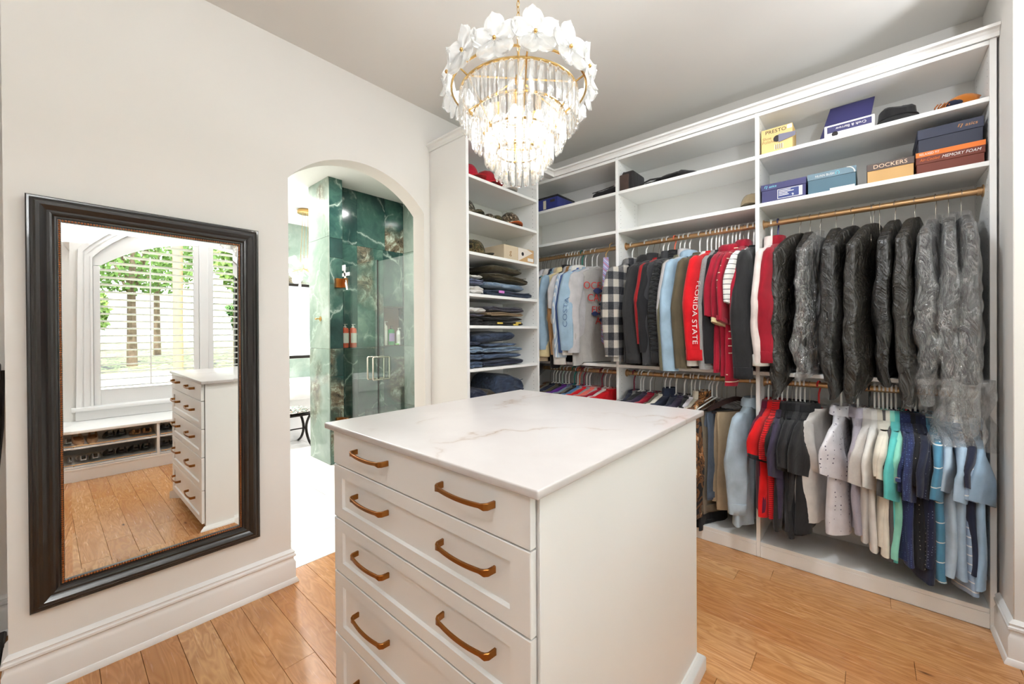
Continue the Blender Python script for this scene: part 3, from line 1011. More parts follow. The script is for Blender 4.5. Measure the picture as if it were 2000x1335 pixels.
MB().tube([(-4.52, YC - .005, 1.57), (-4.52, YC - .05, 1.57), (-4.52, YC - .052, 1.57), (-4.52, YC - .06, 1.57)], [.008, .008, .013, .011], 12).build('peg', GOLD, kn)


def bottle(name, x, y, z, h, r, mat, cap, label, flat=1.0):
    t = empty(name, (x, y, z), label, 'bottle')
    n = 14
    prof = [(r * .92, 0), (r, .006), (r, h * .74), (r * .85, h * .82), (r * .35, h * .85)]
    rings = [[(x + q * flat * cos(2 * pi * k / n), y + q * sin(2 * pi * k / n), z + zz) for k in range(n)] for q, zz in prof]
    MB().loft(rings).build('bottle_body', mat, t)
    MB().lathe([(r * .4, h * .85), (r * .4, h * .9), (r * .15, h * .905), (r * .15, h * .97), (r * .34, h * .972), (r * .34, h)], (x, y, z), 10).build('pump', cap, t)
    MB().box((x, y - .004, z + h * .975), (x + .05, y + .004, z + h * .995)).build('spout', cap, t, .001)
    MB().loft([[(x + (r + .0006) * flat * cos(a), y + (r + .0006) * sin(a), z + zz) for a in [-1.1 + 2.2 * k / 8 for k in range(9)]] for zz in (h * .2, h * .62)], False, False, False).build('label_band', plain(name + '_band', (210, 206, 196) if 'green' not in label else (150, 120, 170), .5), t)
    return t


bottle('pump_bottle', XW - .04, 2.75, NZ0 + .0085, .30, .030, plain('cream_bottle', (206, 200, 186), .35), WHITEP, 'tall cream pump bottle in the shower niche')
bottle('pump_bottle', XW - .035, 2.835, NZ0 + .0085, .245, .043, plain('green_bottle', (24, 128, 62), .25), BLACKM, 'green pump bottle with a black top in the shower niche', .7)
bottle('pump_bottle', XW - .045, 2.945, NZ0 + .0085, .22, .026, WHITEP, WHITEP, 'small white bottle at the end of the shower niche')
ORNG = plain('orange_bottle', (222, 92, 62), .3)
bottle('pump_bottle', XW + .045, 2.19, 1.2446, .27, .040, ORNG, WHITEP, 'orange pump bottle on the ledge beside the shower hinge')
bottle('pump_bottle', XW + .045, 2.285, 1.2446, .27, .040, ORNG, WHITEP, 'orange pump bottle on the ledge nearer the niche')
sb = box('soap_bar', (XW - .05, 2.89, NZ0 + .0085), (XW - .005, 2.935, NZ0 + .03), plain('soap', (120, 190, 90), .4), None, .006, 2)
tag(sb, 'small green soap bar beside the green bottle', 'soap')
# bathtub
tub = empty('bathtub', (-6.1, 1.95, 0), 'white built-in bathtub under the frosted window', 'bathtub')
TUBM = plain('acrylic', (240, 240, 238), .2)
box('apron', (-5.70, .45, 0), (-5.66, 3.2, .54), TUBM, tub, .004)
rim_o = [(-6.57, .45), (-5.63, .45), (-5.63, 3.2), (-6.57, 3.2)]
rim_i = [(-6.47, .6), (-5.76, .6), (-5.76, 3.05), (-6.47, 3.05)]
extrude_poly([rim_o, rim_i], 'z', .54, .74).build('rim', TUBM, tub, .006, 2)
MB().loft([[(x, y, .6) for x, y in rim_i], [(x * .9 - .61, y * .9 + .18, .15) for x, y in rim_i]][::-1], True, False).build('basin', TUBM, tub)
# bench with an upholstered top and curved crossed legs
bn = empty('vanity_bench', (-5.42, 1.9, 0), 'iron curule bench with a floral cushion in front of the bathtub', 'bench')
FLOR = fabric('floral_cloth', (214, 214, 204), 'camo', (112, 150, 140), p=.05, rgb3=(168, 108, 84))
rings = []
for i in range(9):
    u = -1 + 2 * i / 8
    k = (1 - abs(u) ** 6) ** .5 * .98 + .02
    rings.append([(-5.44 + .19 * k * cos(t), 1.86 + .32 * u, .435 + .055 * max(.15, k) * sin(t) * (1 if sin(t) > 0 else .4)) for t in [2 * pi * q / 16 for q in range(16)]])
MB().loft(rings).build('cushion', FLOR, bn)
box('seat_frame', (-5.61, 1.56, .385), (-5.27, 2.17, .41), BLACKM, bn, .004)
for yy in (1.60, 2.12):
    for s in (-1, 1):
        pts = []
        for i in range(9):
            u = i / 8
            pts.append((-5.44 + s * (.17 - .14 * sin(pi * u) + .02 * u), yy, .395 - .395 * u))
        pts[-1] = (pts[-1][0] + s * .02, yy, .008)
        MB().tube(pts, .012, 8, sx=1.4).build('leg', BLACKM, bn)
MB().tube([(-5.44, 1.60, .2), (-5.44, 2.12, .2)], .008, 8).build('stretcher', BLACKM, bn)
# bathroom pendant of leaf-like glass discs
bp_ = empty('leaf_pendant', (-5.8, 2.26, 2.2), 'brass pendant lamp of white leaf discs over the bathtub', 'pendant')
MB().lathe([(.09, 3.03), (.10, 3.035), (.10, 3.07), (.09, BC)], (-5.72, 2.26, 0), 24).build('canopy', GOLD, bp_)
for a in (-.06, .0, .05):
    MB().tube([(-5.72 + a, 2.26 - a, 3.04), (-5.8 + a * 3, 2.26 - 2 * a, 2.3)], .0025, 6).build('cable', GOLD, bp_)
rg = random.Random(5)
DISC = MB().lathe([(.0, -.002), (.03, -.004), (.055, .002), (.06, .006), (.05, .008), (0, .004)], (0, 0, 0), 12).mesh('disc', FROST)
for k in range(34):
    a = rg.uniform(0, 2 * pi)
    r = rg.uniform(.05, .34)
    o = place('disc', DISC, bp_, (r * cos(a), r * sin(a), rg.uniform(-.18, .24)))
    o.rotation_euler = (rg.uniform(-1.4, 1.4), rg.uniform(-1.4, 1.4), a)
for k in range(6):
    a = k * 1.05
    MB().tube([(-5.8, 2.26, 2.3), (-5.8 + .3 * cos(a), 2.26 + .3 * sin(a), 2.2)], .004, 6).build('arm', GOLD, bp_)
# black exercise frame standing in the hall, only its edge shows past the mirror wall
ex = empty('exercise_frame', (-2.86, -.26, 0), 'black upright exercise frame in the hall past the mirror wall', 'equipment')
for yy in (-.20, -.36):
    MB().tube([(-2.95, yy - .02, .0), (-2.9, yy, .6), (-2.86, yy + .03, 1.0), (-2.86, yy + .035, 1.25)], .018, 8).build('upright', BLACKM, ex)
box('console', (-2.9, -.36, 1.02), (-2.84, -.165, 1.27), plain('dark_grey_plastic', (70, 62, 58), .5), ex, .008, 2)
box('grip', (-2.91, -.37, 1.20), (-2.83, -.16, 1.285), BLACKM, ex, .012, 2)
box('foot', (-3.02, -.40, 0), (-2.75, -.16, .03), BLACKM, ex, .006)

# ================================================================== SHUTTERED WINDOW AND SHOE BENCH (seen in the mirror)
wn = struct(empty('window_1', (WX + .1, WC, .61)), 'arched window with white casing behind the shutters', 'window')
YA, YB = WC - WHS, WC + WHS
# casing: stepped moulding round the opening
for d0, d1, px in ((0, .125, .018), (.0, .02, .03), (.085, .125, .034), (.05, .07, .024)):
    inner = [(YA - d0, .61)] + [(WC + (R1 + d0) * sin(t), C1 + (R1 + d0) * cos(t)) for t in [-math.asin((WHS) / R1) * (1 - 2 * i / 20) * 1.0 for i in range(21)]] + [(YB + d0, .61)]
    outer = [(YA - d1, .61)] + [(WC + (R1 + d1) * sin(t), C1 + (R1 + d1) * cos(t)) for t in [-math.asin((WHS) / R1) * (1 - 2 * i / 20) * 1.0 for i in range(21)]] + [(YB + d1, .61)]
    extrude_poly([inner + outer[::-1]], 'x', WX - px, WX).build('casing', TRIM, wn, ang=20)
box('sill', (WX - .075, YA - .16, .575), (WX, YB + .16, .612), TRIM, wn, .006, 2)
box('apron', (WX - .03, YA - .13, .475), (WX, YB + .13, .575), TRIM, wn, .004)
box('mullion', (WX - .02, 1.205, .612), (WX + .03, 1.292, C1 + R1 - .004), TRIM, wn, .003)
for lo, hi in (((WX + .12, YA, .62), (WX + .16, YA + .05, 2.2)), ((WX + .12, YB - .05, .62), (WX + .16, YB, 2.2)), ((WX + .12, 1.19, .62), (WX + .16, 1.25, 2.6)), ((WX + .12, YA, .61), (WX + .16, YB, .66))):
    box('sash', lo, hi, BLACKM, wn, .002)
extrude_poly([[(YA, .61)] + arch_pts(R1, C1, YA, YB) + [(YB, .61)]], 'x', WX + .138, WX + .142).build('pane', PANE, wn)


def shutter(y0, y1, st, label):
    t = empty('shutter', (WX + .01, (y0 + y1) / 2, .62), label, 'shutter')
    ia, ib = y0 + st, y1 - st
    def zin(yy): return C2 + sqrt(R2 * R2 - (yy - WC) ** 2)
    def zout(yy): return C1 + sqrt(max(.0, R1 * R1 - (yy - WC) ** 2)) - .004
    box('stile', (WX - .004, y0, .618), (WX + .024, ia, zin(ia) - .001 if zin(ia) < zout(y0) else zout(y0)), TRIM, t, .002)
    box('stile', (WX - .004, ib, .618), (WX + .024, y1, min(zin(ib) - .001, zout(y1))), TRIM, t, .002)
    box('rail', (WX - .004, ia, .618), (WX + .024, ib, .772), TRIM, t, .002)
    up = [(yy, zout(yy)) for yy in [y0 + (y1 - y0) * i / 14 for i in range(15)]]
    dn = [(yy, min(zin(min(max(yy, ia), ib)), zout(yy) - .001)) for yy in [y0 + (y1 - y0) * i / 14 for i in range(15)]]
    extrude_poly([up + dn[::-1]], 'x', WX - .004, WX + .024).build('rail', TRIM, t, ang=20)
    z = .80
    while z < 2.38:
        a, b = ia + .002, ib - .002
        while a < b and zin(a) < z + .014: a += .01
        while b > a and zin(b) < z + .014: b -= .01
        if b - a > .12:
            ring = [(.043 * cos(q), .0055 * sin(q)) for q in [2 * pi * i / 10 for i in range(10)]]
            ct_, st_ = cos(radians(-11)), sin(radians(-11))
            MB().loft([[(WX + .01 + u * ct_ - v * st_, yy, z + u * st_ + v * ct_) for u, v in ring] for yy in (a, b)]).build('louver', TRIM, t)
        z += .0765
    ym = (ia + ib) / 2
    MB().box((WX - .045, ym - .006, .80), (WX - .033, ym + .006, 1.36)).build('tilt_rod', TRIM, t, .002)
    MB().box((WX - .045, ym - .006, 1.385), (WX - .033, ym + .006, 2.2)).build('tilt_rod', TRIM, t, .002)


shutter(YA + .003, 1.203, .052, 'white plantation shutter with open louvers beside the casing, shown in the mirror')
shutter(1.294, YB - .003, .052, 'white plantation shutter on the far side of the mullion, shown in the mirror')
# bench with two tiers of shoe shelves
BX, BZ = .573, .475
be = empty('shoe_bench', (BX + .27, .9, 0), 'long white window seat with two tiers of shoe shelves', 'bench')
box('seat_top', (BX - .012, -1.2, BZ - .028), (WX, 2.63, BZ), CAB, be, .004, 2)
box('base_board', (BX + .003, -1.2, 0), (BX + .02, 2.63, .105), CAB, be)
box('shelf', (BX, -1.2, .105), (WX - .02, 2.63, .124), CAB, be)
for ya, yb in ((-.42, .737), (.759, 1.92)):
    for z0, dz in ((.128, .05), (.302, .05)):
        p = MB()
        p.loft([[(BX + .004, ya, z0), (BX + .004, yb, z0), (BX + .004, yb, z0 + .012), (BX + .004, ya, z0 + .012)], [(BX + .30, ya, z0 + dz), (BX + .30, yb, z0 + dz), (BX + .30, yb, z0 + dz + .012), (BX + .30, ya, z0 + dz + .012)]])
        p.build('shelf', CAB, be)
        f = MB().tube([(BX + .016, ya + .01, z0 + .028), (BX + .016, yb - .01, z0 + .028)], .006, 8).build('shoe_fence', BRASS, be)
        for i in range(5):
            yy = ya + .05 + (yb - ya - .1) * i / 4
            MB().tube([(BX + .016, yy, z0 + .012), (BX + .016, yy, z0 + .028)], .004, 6).build('fence_post', BRASS, f)
for yy in (-1.2, -.442, .737, 1.92, 2.61):
    box('divider', (BX, yy, .124), (WX - .02, yy + .022, BZ - .028), CAB, be)
box('back_panel', (WX - .02, -1.2, .1), (WX - .003, 2.63, BZ - .03), CAB, be, 0)


def shoe_mesh(mat_out, mat_in, L=.245, h=.05, pump=0.0):
    m, ins = MB(), MB()
    rings = []
    top = []
    for i in range(13):
        s = i / 12
        wdt = .043 * (sin(pi * min(1, s * 1.25 + .12) * .5) ** .7) * (1 - .28 * max(0, s - .35) / .65)
        if i == 0: wdt = .012
        if i == 12: wdt *= .6
        x = -L / 2 + L * s
        lift = pump * max(0, s - .35) * .6
        hh = h * (.55 + .45 * s) * (1 if i else .5)
        op = 0 if s < .26 else min(1, (s - .22) / .12)
        iw = wdt * .86 * op
        rings.append([(x, -wdt, lift), (x, -wdt * 1.02, lift + hh * .6), (x, -max(iw, wdt * .25 * (1 - op)), lift + hh), (x, -iw * .9, lift + (hh if op == 0 else .012)),
                      (x, iw * .9, lift + (hh if op == 0 else .012)), (x, max(iw, wdt * .25 * (1 - op)), lift + hh), (x, wdt * 1.02, lift + hh * .6), (x, wdt, lift)])
    m.loft(rings)
    a = m.mesh('shoe_upper', mat_out, ang=50)
    isr = [[(-L / 2 + L * s, -w, pump * max(0, s - .35) * .6 + .014), (-L / 2 + L * s, w, pump * max(0, s - .35) * .6 + .014)] for s, w in ((.3, .026), (.5, .034), (.75, .030), (.96, .018))]
    ins.loft(isr, False, False, False)
    return a, ins.mesh('insole', mat_in)


SH_M = {
    'beige': (plain('beige_leather', (206, 168, 132), .4), plain('tan_lining', (196, 150, 108), .7)),
    'black': (plain('black_leather', (22, 21, 22), .22, coat=.3), plain('dark_lining', (52, 48, 46), .7)),
    'leopard': (fabric('leopard_cloth', (190, 140, 84), 'camo', (196, 146, 92), p=.018, rgb3=(40, 28, 20)), plain('brown_lining', (92, 66, 48), .7)),
    'silver': (plain('silver_leather', (176, 174, 172), .25, metal=.6), plain('grey_lining', (120, 110, 100), .7)),
    'tan': (plain('black_suede', (34, 30, 28), .8), plain('caramel_lining', (204, 142, 84), .6)),
}
SHM = {k: shoe_mesh(a, b, pump=.05 if k in ('black', 'tan') else .0) for k, (a, b) in SH_M.items()}
UP = [('silver', -.22), ('beige', .02), ('beige', .24), ('black', .44), ('leopard', .63), ('black', .86), ('silver', 1.08)]
LO = [('silver', -.2), ('silver', .05), ('silver', .26), ('tan', .44), ('black', .62), ('black', .86), ('beige', 1.1)]
OCC = {'silver': 'silver flat', 'beige': 'beige ballet flat', 'black': 'black pump', 'leopard': 'leopard print flat', 'tan': 'black suede loafer with caramel lining'}
for tier, row_, z0 in (('upper', UP, .304), ('lower', LO, .130)):
    seen = {}
    for kname, yy in row_:
        seen[kname] = seen.get(kname, 0) + 1
        for s in (-1, 1):
            t = empty('shoe', (BX + .155, yy + s * .047, z0 + .034), '%s on the %s bench shelf, %s pair, %s shoe' % (OCC[kname], tier, ['first', 'second', 'third', 'fourth'][seen[kname] - 1], 'near' if s < 0 else 'far'), 'shoe', 'shoes on the window seat shelves')
            place('shoe_upper', SHM[kname][0], t)
            place('insole', SHM[kname][1], t)
            t.rotation_euler = (0, radians(-9.4), radians(180 + s * 4) if kname != 'beige' else radians(s * 4))

# ================================================================== OUTDOORS BEYOND THE WINDOW
struct(box('ground_lawn', (1.34, -40, -.6), (60, 40, -.45), fabric('lawn_grass', (150, 172, 104), 'camo', (172, 186, 120), p=.9, rgb3=(196, 200, 150)), bev=0), 'sunlit lawn outside the shuttered window', 'lawn')
struct(box('road', (11, -40, -.45), (17, 40, -.44), plain('pale_asphalt', (196, 194, 190), .9), bev=0), 'pale sunlit road across the lawn', 'road')
LEAF = [plain('leaf_green_%d' % i, c, .6, var=.2) for i, c in enumerate(((104, 140, 62), (128, 158, 80), (84, 124, 60)))]
BARK = plain('bark', (122, 104, 88), .9, var=.1)
rt = random.Random(11)


def tree(x, y, h, r, label, mi):
    t = empty('tree', (x, y, -.45), label, 'tree')
    MB().tube([(x, y, -.46), (x + .1, y, h * .35), (x, y + .1, h * .62)], [.2, .15, .08], 8).build('trunk', BARK, t)
    for k in range(4):
        a = rt.uniform(0, 6.28)
        MB().tube([(x, y, h * .3), (x + r * .5 * cos(a), y + r * .5 * sin(a), h * .62)], [.08, .03], 6).build('branch', BARK, t)
    m = MB()
    for k in range(4200):
        u = Vector((rt.gauss(0, 1), rt.gauss(0, 1), rt.gauss(0, 1))).normalized() * rt.uniform(.45, 1) ** .5
        c = Vector((x + u.x * r, y + u.y * r, h * .68 + u.z * h * .36))
        c += Vector((noise.noise(c * .8), noise.noise(c * .8 + Vector((9, 0, 0))), 0)) * .7
        a = Vector((rt.uniform(-1, 1), rt.uniform(-1, 1), rt.uniform(-1, 1))).normalized() * .14
        b = a.orthogonal().normalized() * .10
        m.add([c - a, c + b, c + a, c - b], [(0, 1, 2, 3)])
    tag(m.build('foliage', LEAF[mi], t), kind='stuff')


for (x, y, h, r, lb, mi) in ((21, 2.8, 9.0, 3.7, 'leafy street tree beyond the road behind the tilt rod', 0), (24, 11.5, 9.5, 4.6, 'tall spreading street tree beyond the road, furthest along', 1),
                             (20, -4.6, 8, 3.4, 'dense green tree beyond the road near the casing', 2), (10, 5.6, 5.6, 2.0, 'small lawn tree in front of the road', 1), (27, 21, 9, 4.4, 'broad pale tree at the far side of the view', 0), (8.5, 12, 3.6, 1.5, 'bushy lawn tree seen through the second shutter', 2),
                             (18.6, .4, 3.0, 1.5, 'low rounded shrub beyond the road beside the casing', 1), (18.2, 7.2, 2.6, 1.3, 'low rounded shrub beyond the road past the utility pole', 2), (30, 5, 12, 4.8, 'tall pale tree furthest behind the others', 1), (30, -9, 12, 4.8, 'tall dark tree furthest behind the casing', 2), (31, 30, 12, 4.8, 'tall tree at the far end of the street', 0)):
    tree(x, y, h, r, lb, mi)
pl = MB().tube([(10.2, 2.6, -.46), (10.2, 2.6, 7.5)], .12, 10).build('utility_pole', plain('pole_wood', (190, 150, 120), .8))
tag(pl, 'pale wooden utility pole standing before the road', 'pole')

# ================================================================== HANGERS AND HANGING CLOTHES
HPL = {'white': WHITEP, 'navy': plain('navy_plastic', (34, 34, 84), .35), 'red': plain('red_plastic', (190, 24, 30), .35), 'orange': plain('coral_plastic', (226, 112, 84), .35),
       'maroon': plain('maroon_plastic', (128, 22, 50), .35), 'teal': plain('teal_plastic', (22, 124, 108), .35), 'black': plain('black_plastic', (24, 24, 26), .35),
       'mint': plain('mint_plastic', (196, 222, 206), .35), 'wire': plain('steel_wire', (150, 142, 130), .3, metal=.8), 'wood': plain('dark_walnut', (48, 28, 24), .35)}
RO = .0188


def hook_pts(r, drop):
    p = []
    for i in range(13):
        a = radians(-20 + 215 * (1 - i / 12))
        p.append((0, r * cos(a), r * sin(a)))
    p = p[::1]
    p.append((0, r * .8, -.022))
    p.append((0, .004, -.045))
    p.append((0, 0, -.06))
    p.append((0, 0, -drop))
    return p


def hanger_mesh(kind):
    m = MB()
    if kind == 'wood':
        m.tube(hook_pts(RO + .002, .120), .0022, 6)
        rings = []
        for i in range(15):
            u = -1 + 2 * i / 14
            yy = u * .215
            zc = -.125 - .062 * abs(u) ** 1.4
            hgt = .014 if abs(u) < .9 else .010
            rings.append([(.009, yy, zc + hgt), (-.009, yy, zc + hgt), (-.011, yy, zc - hgt), (.011, yy, zc - hgt)])
        m.loft(rings)
        m.tube([(0, -.19, -.185), (0, -.19, -.212), (0, .19, -.212), (0, .19, -.185)], .004, 6)
        return m
    r = .0050 if kind == 'tube' else .0017
    pts = hook_pts(RO + r, .128)
    m.tube(pts, r, 6)
    tri = [(0, 0, -.088), (0, .05, -.105), (0, .12, -.132), (0, .2, -.163), (0, .212, -.174), (0, .2, -.182), (0, .1, -.182), (0, -.1, -.182), (0, -.2, -.182), (0, -.212, -.174), (0, -.2, -.163), (0, -.12, -.132), (0, -.05, -.105)]
    tri = [(x, y, z - .04) for x, y, z in tri]
    m.tube(tri, r, 6, closed=True)
    return m


HME = {}
SEENH = set()


def hanger(color, x, z, yaw, label):
    kind = {'wire': 'wire', 'wood': 'wood'}.get(color, 'tube')
    if color not in HME:
        HME[color] = hanger_mesh(kind).mesh('coat_hanger', HPL[color], ang=60)
    o = place('coat_hanger', HME[color], None, (x, RODY, z))
    o.rotation_euler = (0, 0, yaw)
    return tag(o, label, 'hanger', 'hangers on the closet rods')


def nz3(p, s, k=0.0):
    return noise.noise(Vector((p[0] * s + k, p[1] * s - k * .7, p[2] * s * .6 + k * 1.3)))


def body(L, sw=.225, bw=.25, th=.03, neck=.075, z0=-.104, slope=.060, folds=.012, seed=0., low=False, hemdrop=0.0):
    m = MB()
    n = 20 if low else 30
    lev = [(0, 0), (.25, 0), (.55, 0), (.85, 0), (1, .0)]
    rings = []
    nl = 10 if low else 17
    for i in range(5 + nl):
        if i < 5:
            t = (0, .3, .6, .88, 1)[i]
            hw = neck + (sw - neck) * t
            z = z0 - slope * t ** 1.15
            ht = .034 - .012 * t
            d = 0
        else:
            d = (i - 4) / nl
            z = z0 - slope - (L - slope) * d
            hw = sw + (bw - sw) * min(1, d * 1.6) - .012 * max(0, d - .6)
            ht = .022 + (th - .022) * min(1, d * 2.2)
        ring = []
        for k in range(n):
            a = 2 * pi * k / n
            ca, sa = cos(a), sin(a)
            yy = hw * math.copysign(abs(ca) ** .75, ca)
            xx = ht * math.copysign(abs(sa) ** .8, sa)
            fo = folds * d ** .7 * (sin(yy * 26 + seed * 5 + 1.2 * sin(d * 3 + seed)) + .8 * sin(yy * 47 + seed * 9))
            zz = z - hemdrop * max(0, -yy / hw) * d * d
            p = (xx, yy, zz)
            xx += fo + .011 * nz3(p, 7, seed) * (.3 + d)
            yy += .010 * nz3(p, 6, seed + 4) * (.2 + d) + .008 * d * sin(seed * 3)
            ring.append((xx, yy, zz + .006 * nz3((yy, xx, d), 9, seed) * (1 if i == 4 + nl else 0)))
        rings.append(ring)
    last = rings[-1]
    cx = sum(p[0] for p in last) / n
    rings.append([(cx + (p[0] - cx) * .55, p[1] * .97, p[2] + .012) for p in last])
    m.loft(rings)
    return m


def sleeve_line(side, length, sw, z0, slope, t):
    zs = z0 - slope * .72
    yy = side * (sw - .045 + .085 * min(1, t * 2.2) ** .8 - .022 * max(0, t - .45) / .55)
    return yy, zs - length * t


def sleeve_ring(side, length, r, tx, phi, sw, z0, slope, t, n, k=1.0):
    """points round a flattened sleeve at t (0 shoulder, 1 hem); the flat turns by phi as it hangs free"""
    yc, z = sleeve_line(side, length, sw, z0, slope, t)
    ph = phi * min(1, t * 1.6)
    out = []
    for q in range(n):
        a = 2 * pi * q / n
        u = r * k * math.copysign(abs(cos(a)) ** .8, cos(a))
        v = tx * k * math.copysign(abs(sin(a)) ** .7, sin(a))
        out.append((u * sin(ph) + v * cos(ph), yc + u * cos(ph) - v * sin(ph), z, cos(ph), -sin(ph), cos(a)))
    return out


def sleeve(side, length, r0, r1, rx, short=False, sw=.225, z0=-.104, slope=.060, seed=0., low=False):
    m = MB()
    n = 14 if low else 22
    nl = 6 if low else (10 if short else 24)
    phi = math.asin(min(.93, rx / (.088 if short else .066)))
    rings = []
    for i in range(nl + 1):
        t = i / nl
        r = r0 + (r1 - r0) * t
        tx = (.020 - .006 * t) if short else (.028 - .008 * t)
        if i == 0: r *= .6; tx *= .7
        ring = []
        for x, y, z, nx, ny, ca in sleeve_ring(side, length, r, tx, phi, sw, z0, slope, t, n):
            p = (x, y, z)
            if short:
                q = .010 * nz3(p, 9, seed + side) * min(1, t * 2) + .005 * t * sin(ca * 5 + seed * 3)
                z -= .028 * ca * -side * t
            else:
                q = (.012 * nz3(p, 10, seed + side) + .003 * sin(t * 19 + ca * 2.4 + seed * 4) * (.4 + .6 * sin(pi * t))) * min(1, t * 3)
            ring.append((x + nx * q, y + ny * q, z))
        rings.append(ring)
    last = rings[-1]
    cx = sum(p[0] for p in last) / n
    cy = sum(p[1] for p in last) / n
    rings.append([(cx + (p[0] - cx) * .93, cy + (p[1] - cy) * .95, p[2] + .001) for p in last])
    rings.append([(cx + (p[0] - cx) * .8, cy + (p[1] - cy) * .9, p[2] + .03) for p in last])
    m.loft(rings)
    return m


def cuff(side, length, rx, hgt, short, sw=.225, z0=-.104, slope=.060):
    m = MB()
    phi = math.asin(min(.93, rx / (.088 if short else .066)))
    rings = []
    for t, k in ((0, .98), (.06, 1.03), (.5, 1.0), (.96, 1.03), (1, .9)):
        tt = 1 - hgt / length * (1 - t) + .003
        r = (.088 if short else .052)
        zz = [(x, y, z - (.028 * ca * -side if short else 0)) for x, y, z, a_, b_, ca in sleeve_ring(side, length, r, .019 if short else .025, phi, sw, z0, slope, min(tt, 1.01), 20, k)]
        rings.append(zz)
    m.loft(rings)
    return m


def collar(kind, z0=-.104, neck=.075):
    m = MB()
    n = 20
    if kind == 'crew':
        pr = [(neck + .004, .034, -.010), (neck + .006, .040, .002), (neck + .001, .038, .012), (neck - .008, .030, .010), (neck - .012, .026, -.004)]
    elif kind == 'polo':
        pr = [(neck - .012, .030, -.01), (neck - .014, .036, .034), (neck - .006, .042, .040), (neck + .018, .052, .026), (neck + .034, .056, -.012), (neck + .030, .050, -.014), (neck + .008, .044, .018)]
    elif kind == 'stand':
        pr = [(neck + .006, .040, -.014), (neck - .002, .042, .02), (neck - .006, .040, .055), (neck - .014, .034, .056), (neck - .016, .030, .0)]
    else:  # hood
        pr = [(neck + .03, .050, -.03), (neck + .026, .060, .0), (neck + .01, .058, .035), (neck - .012, .04, .05), (neck - .02, .03, .02)]
    rings = []
    for a_, b_, dz in pr:
        rings.append([(b_ * sin(2 * pi * k / n), a_ * cos(2 * pi * k / n), z0 + dz - (.018 * (1 if sin(2 * pi * k / n) > .6 else 0) if kind == 'polo' and dz < .02 else 0)) for k in range(n)])
    m.loft(rings, False, False)
    return m


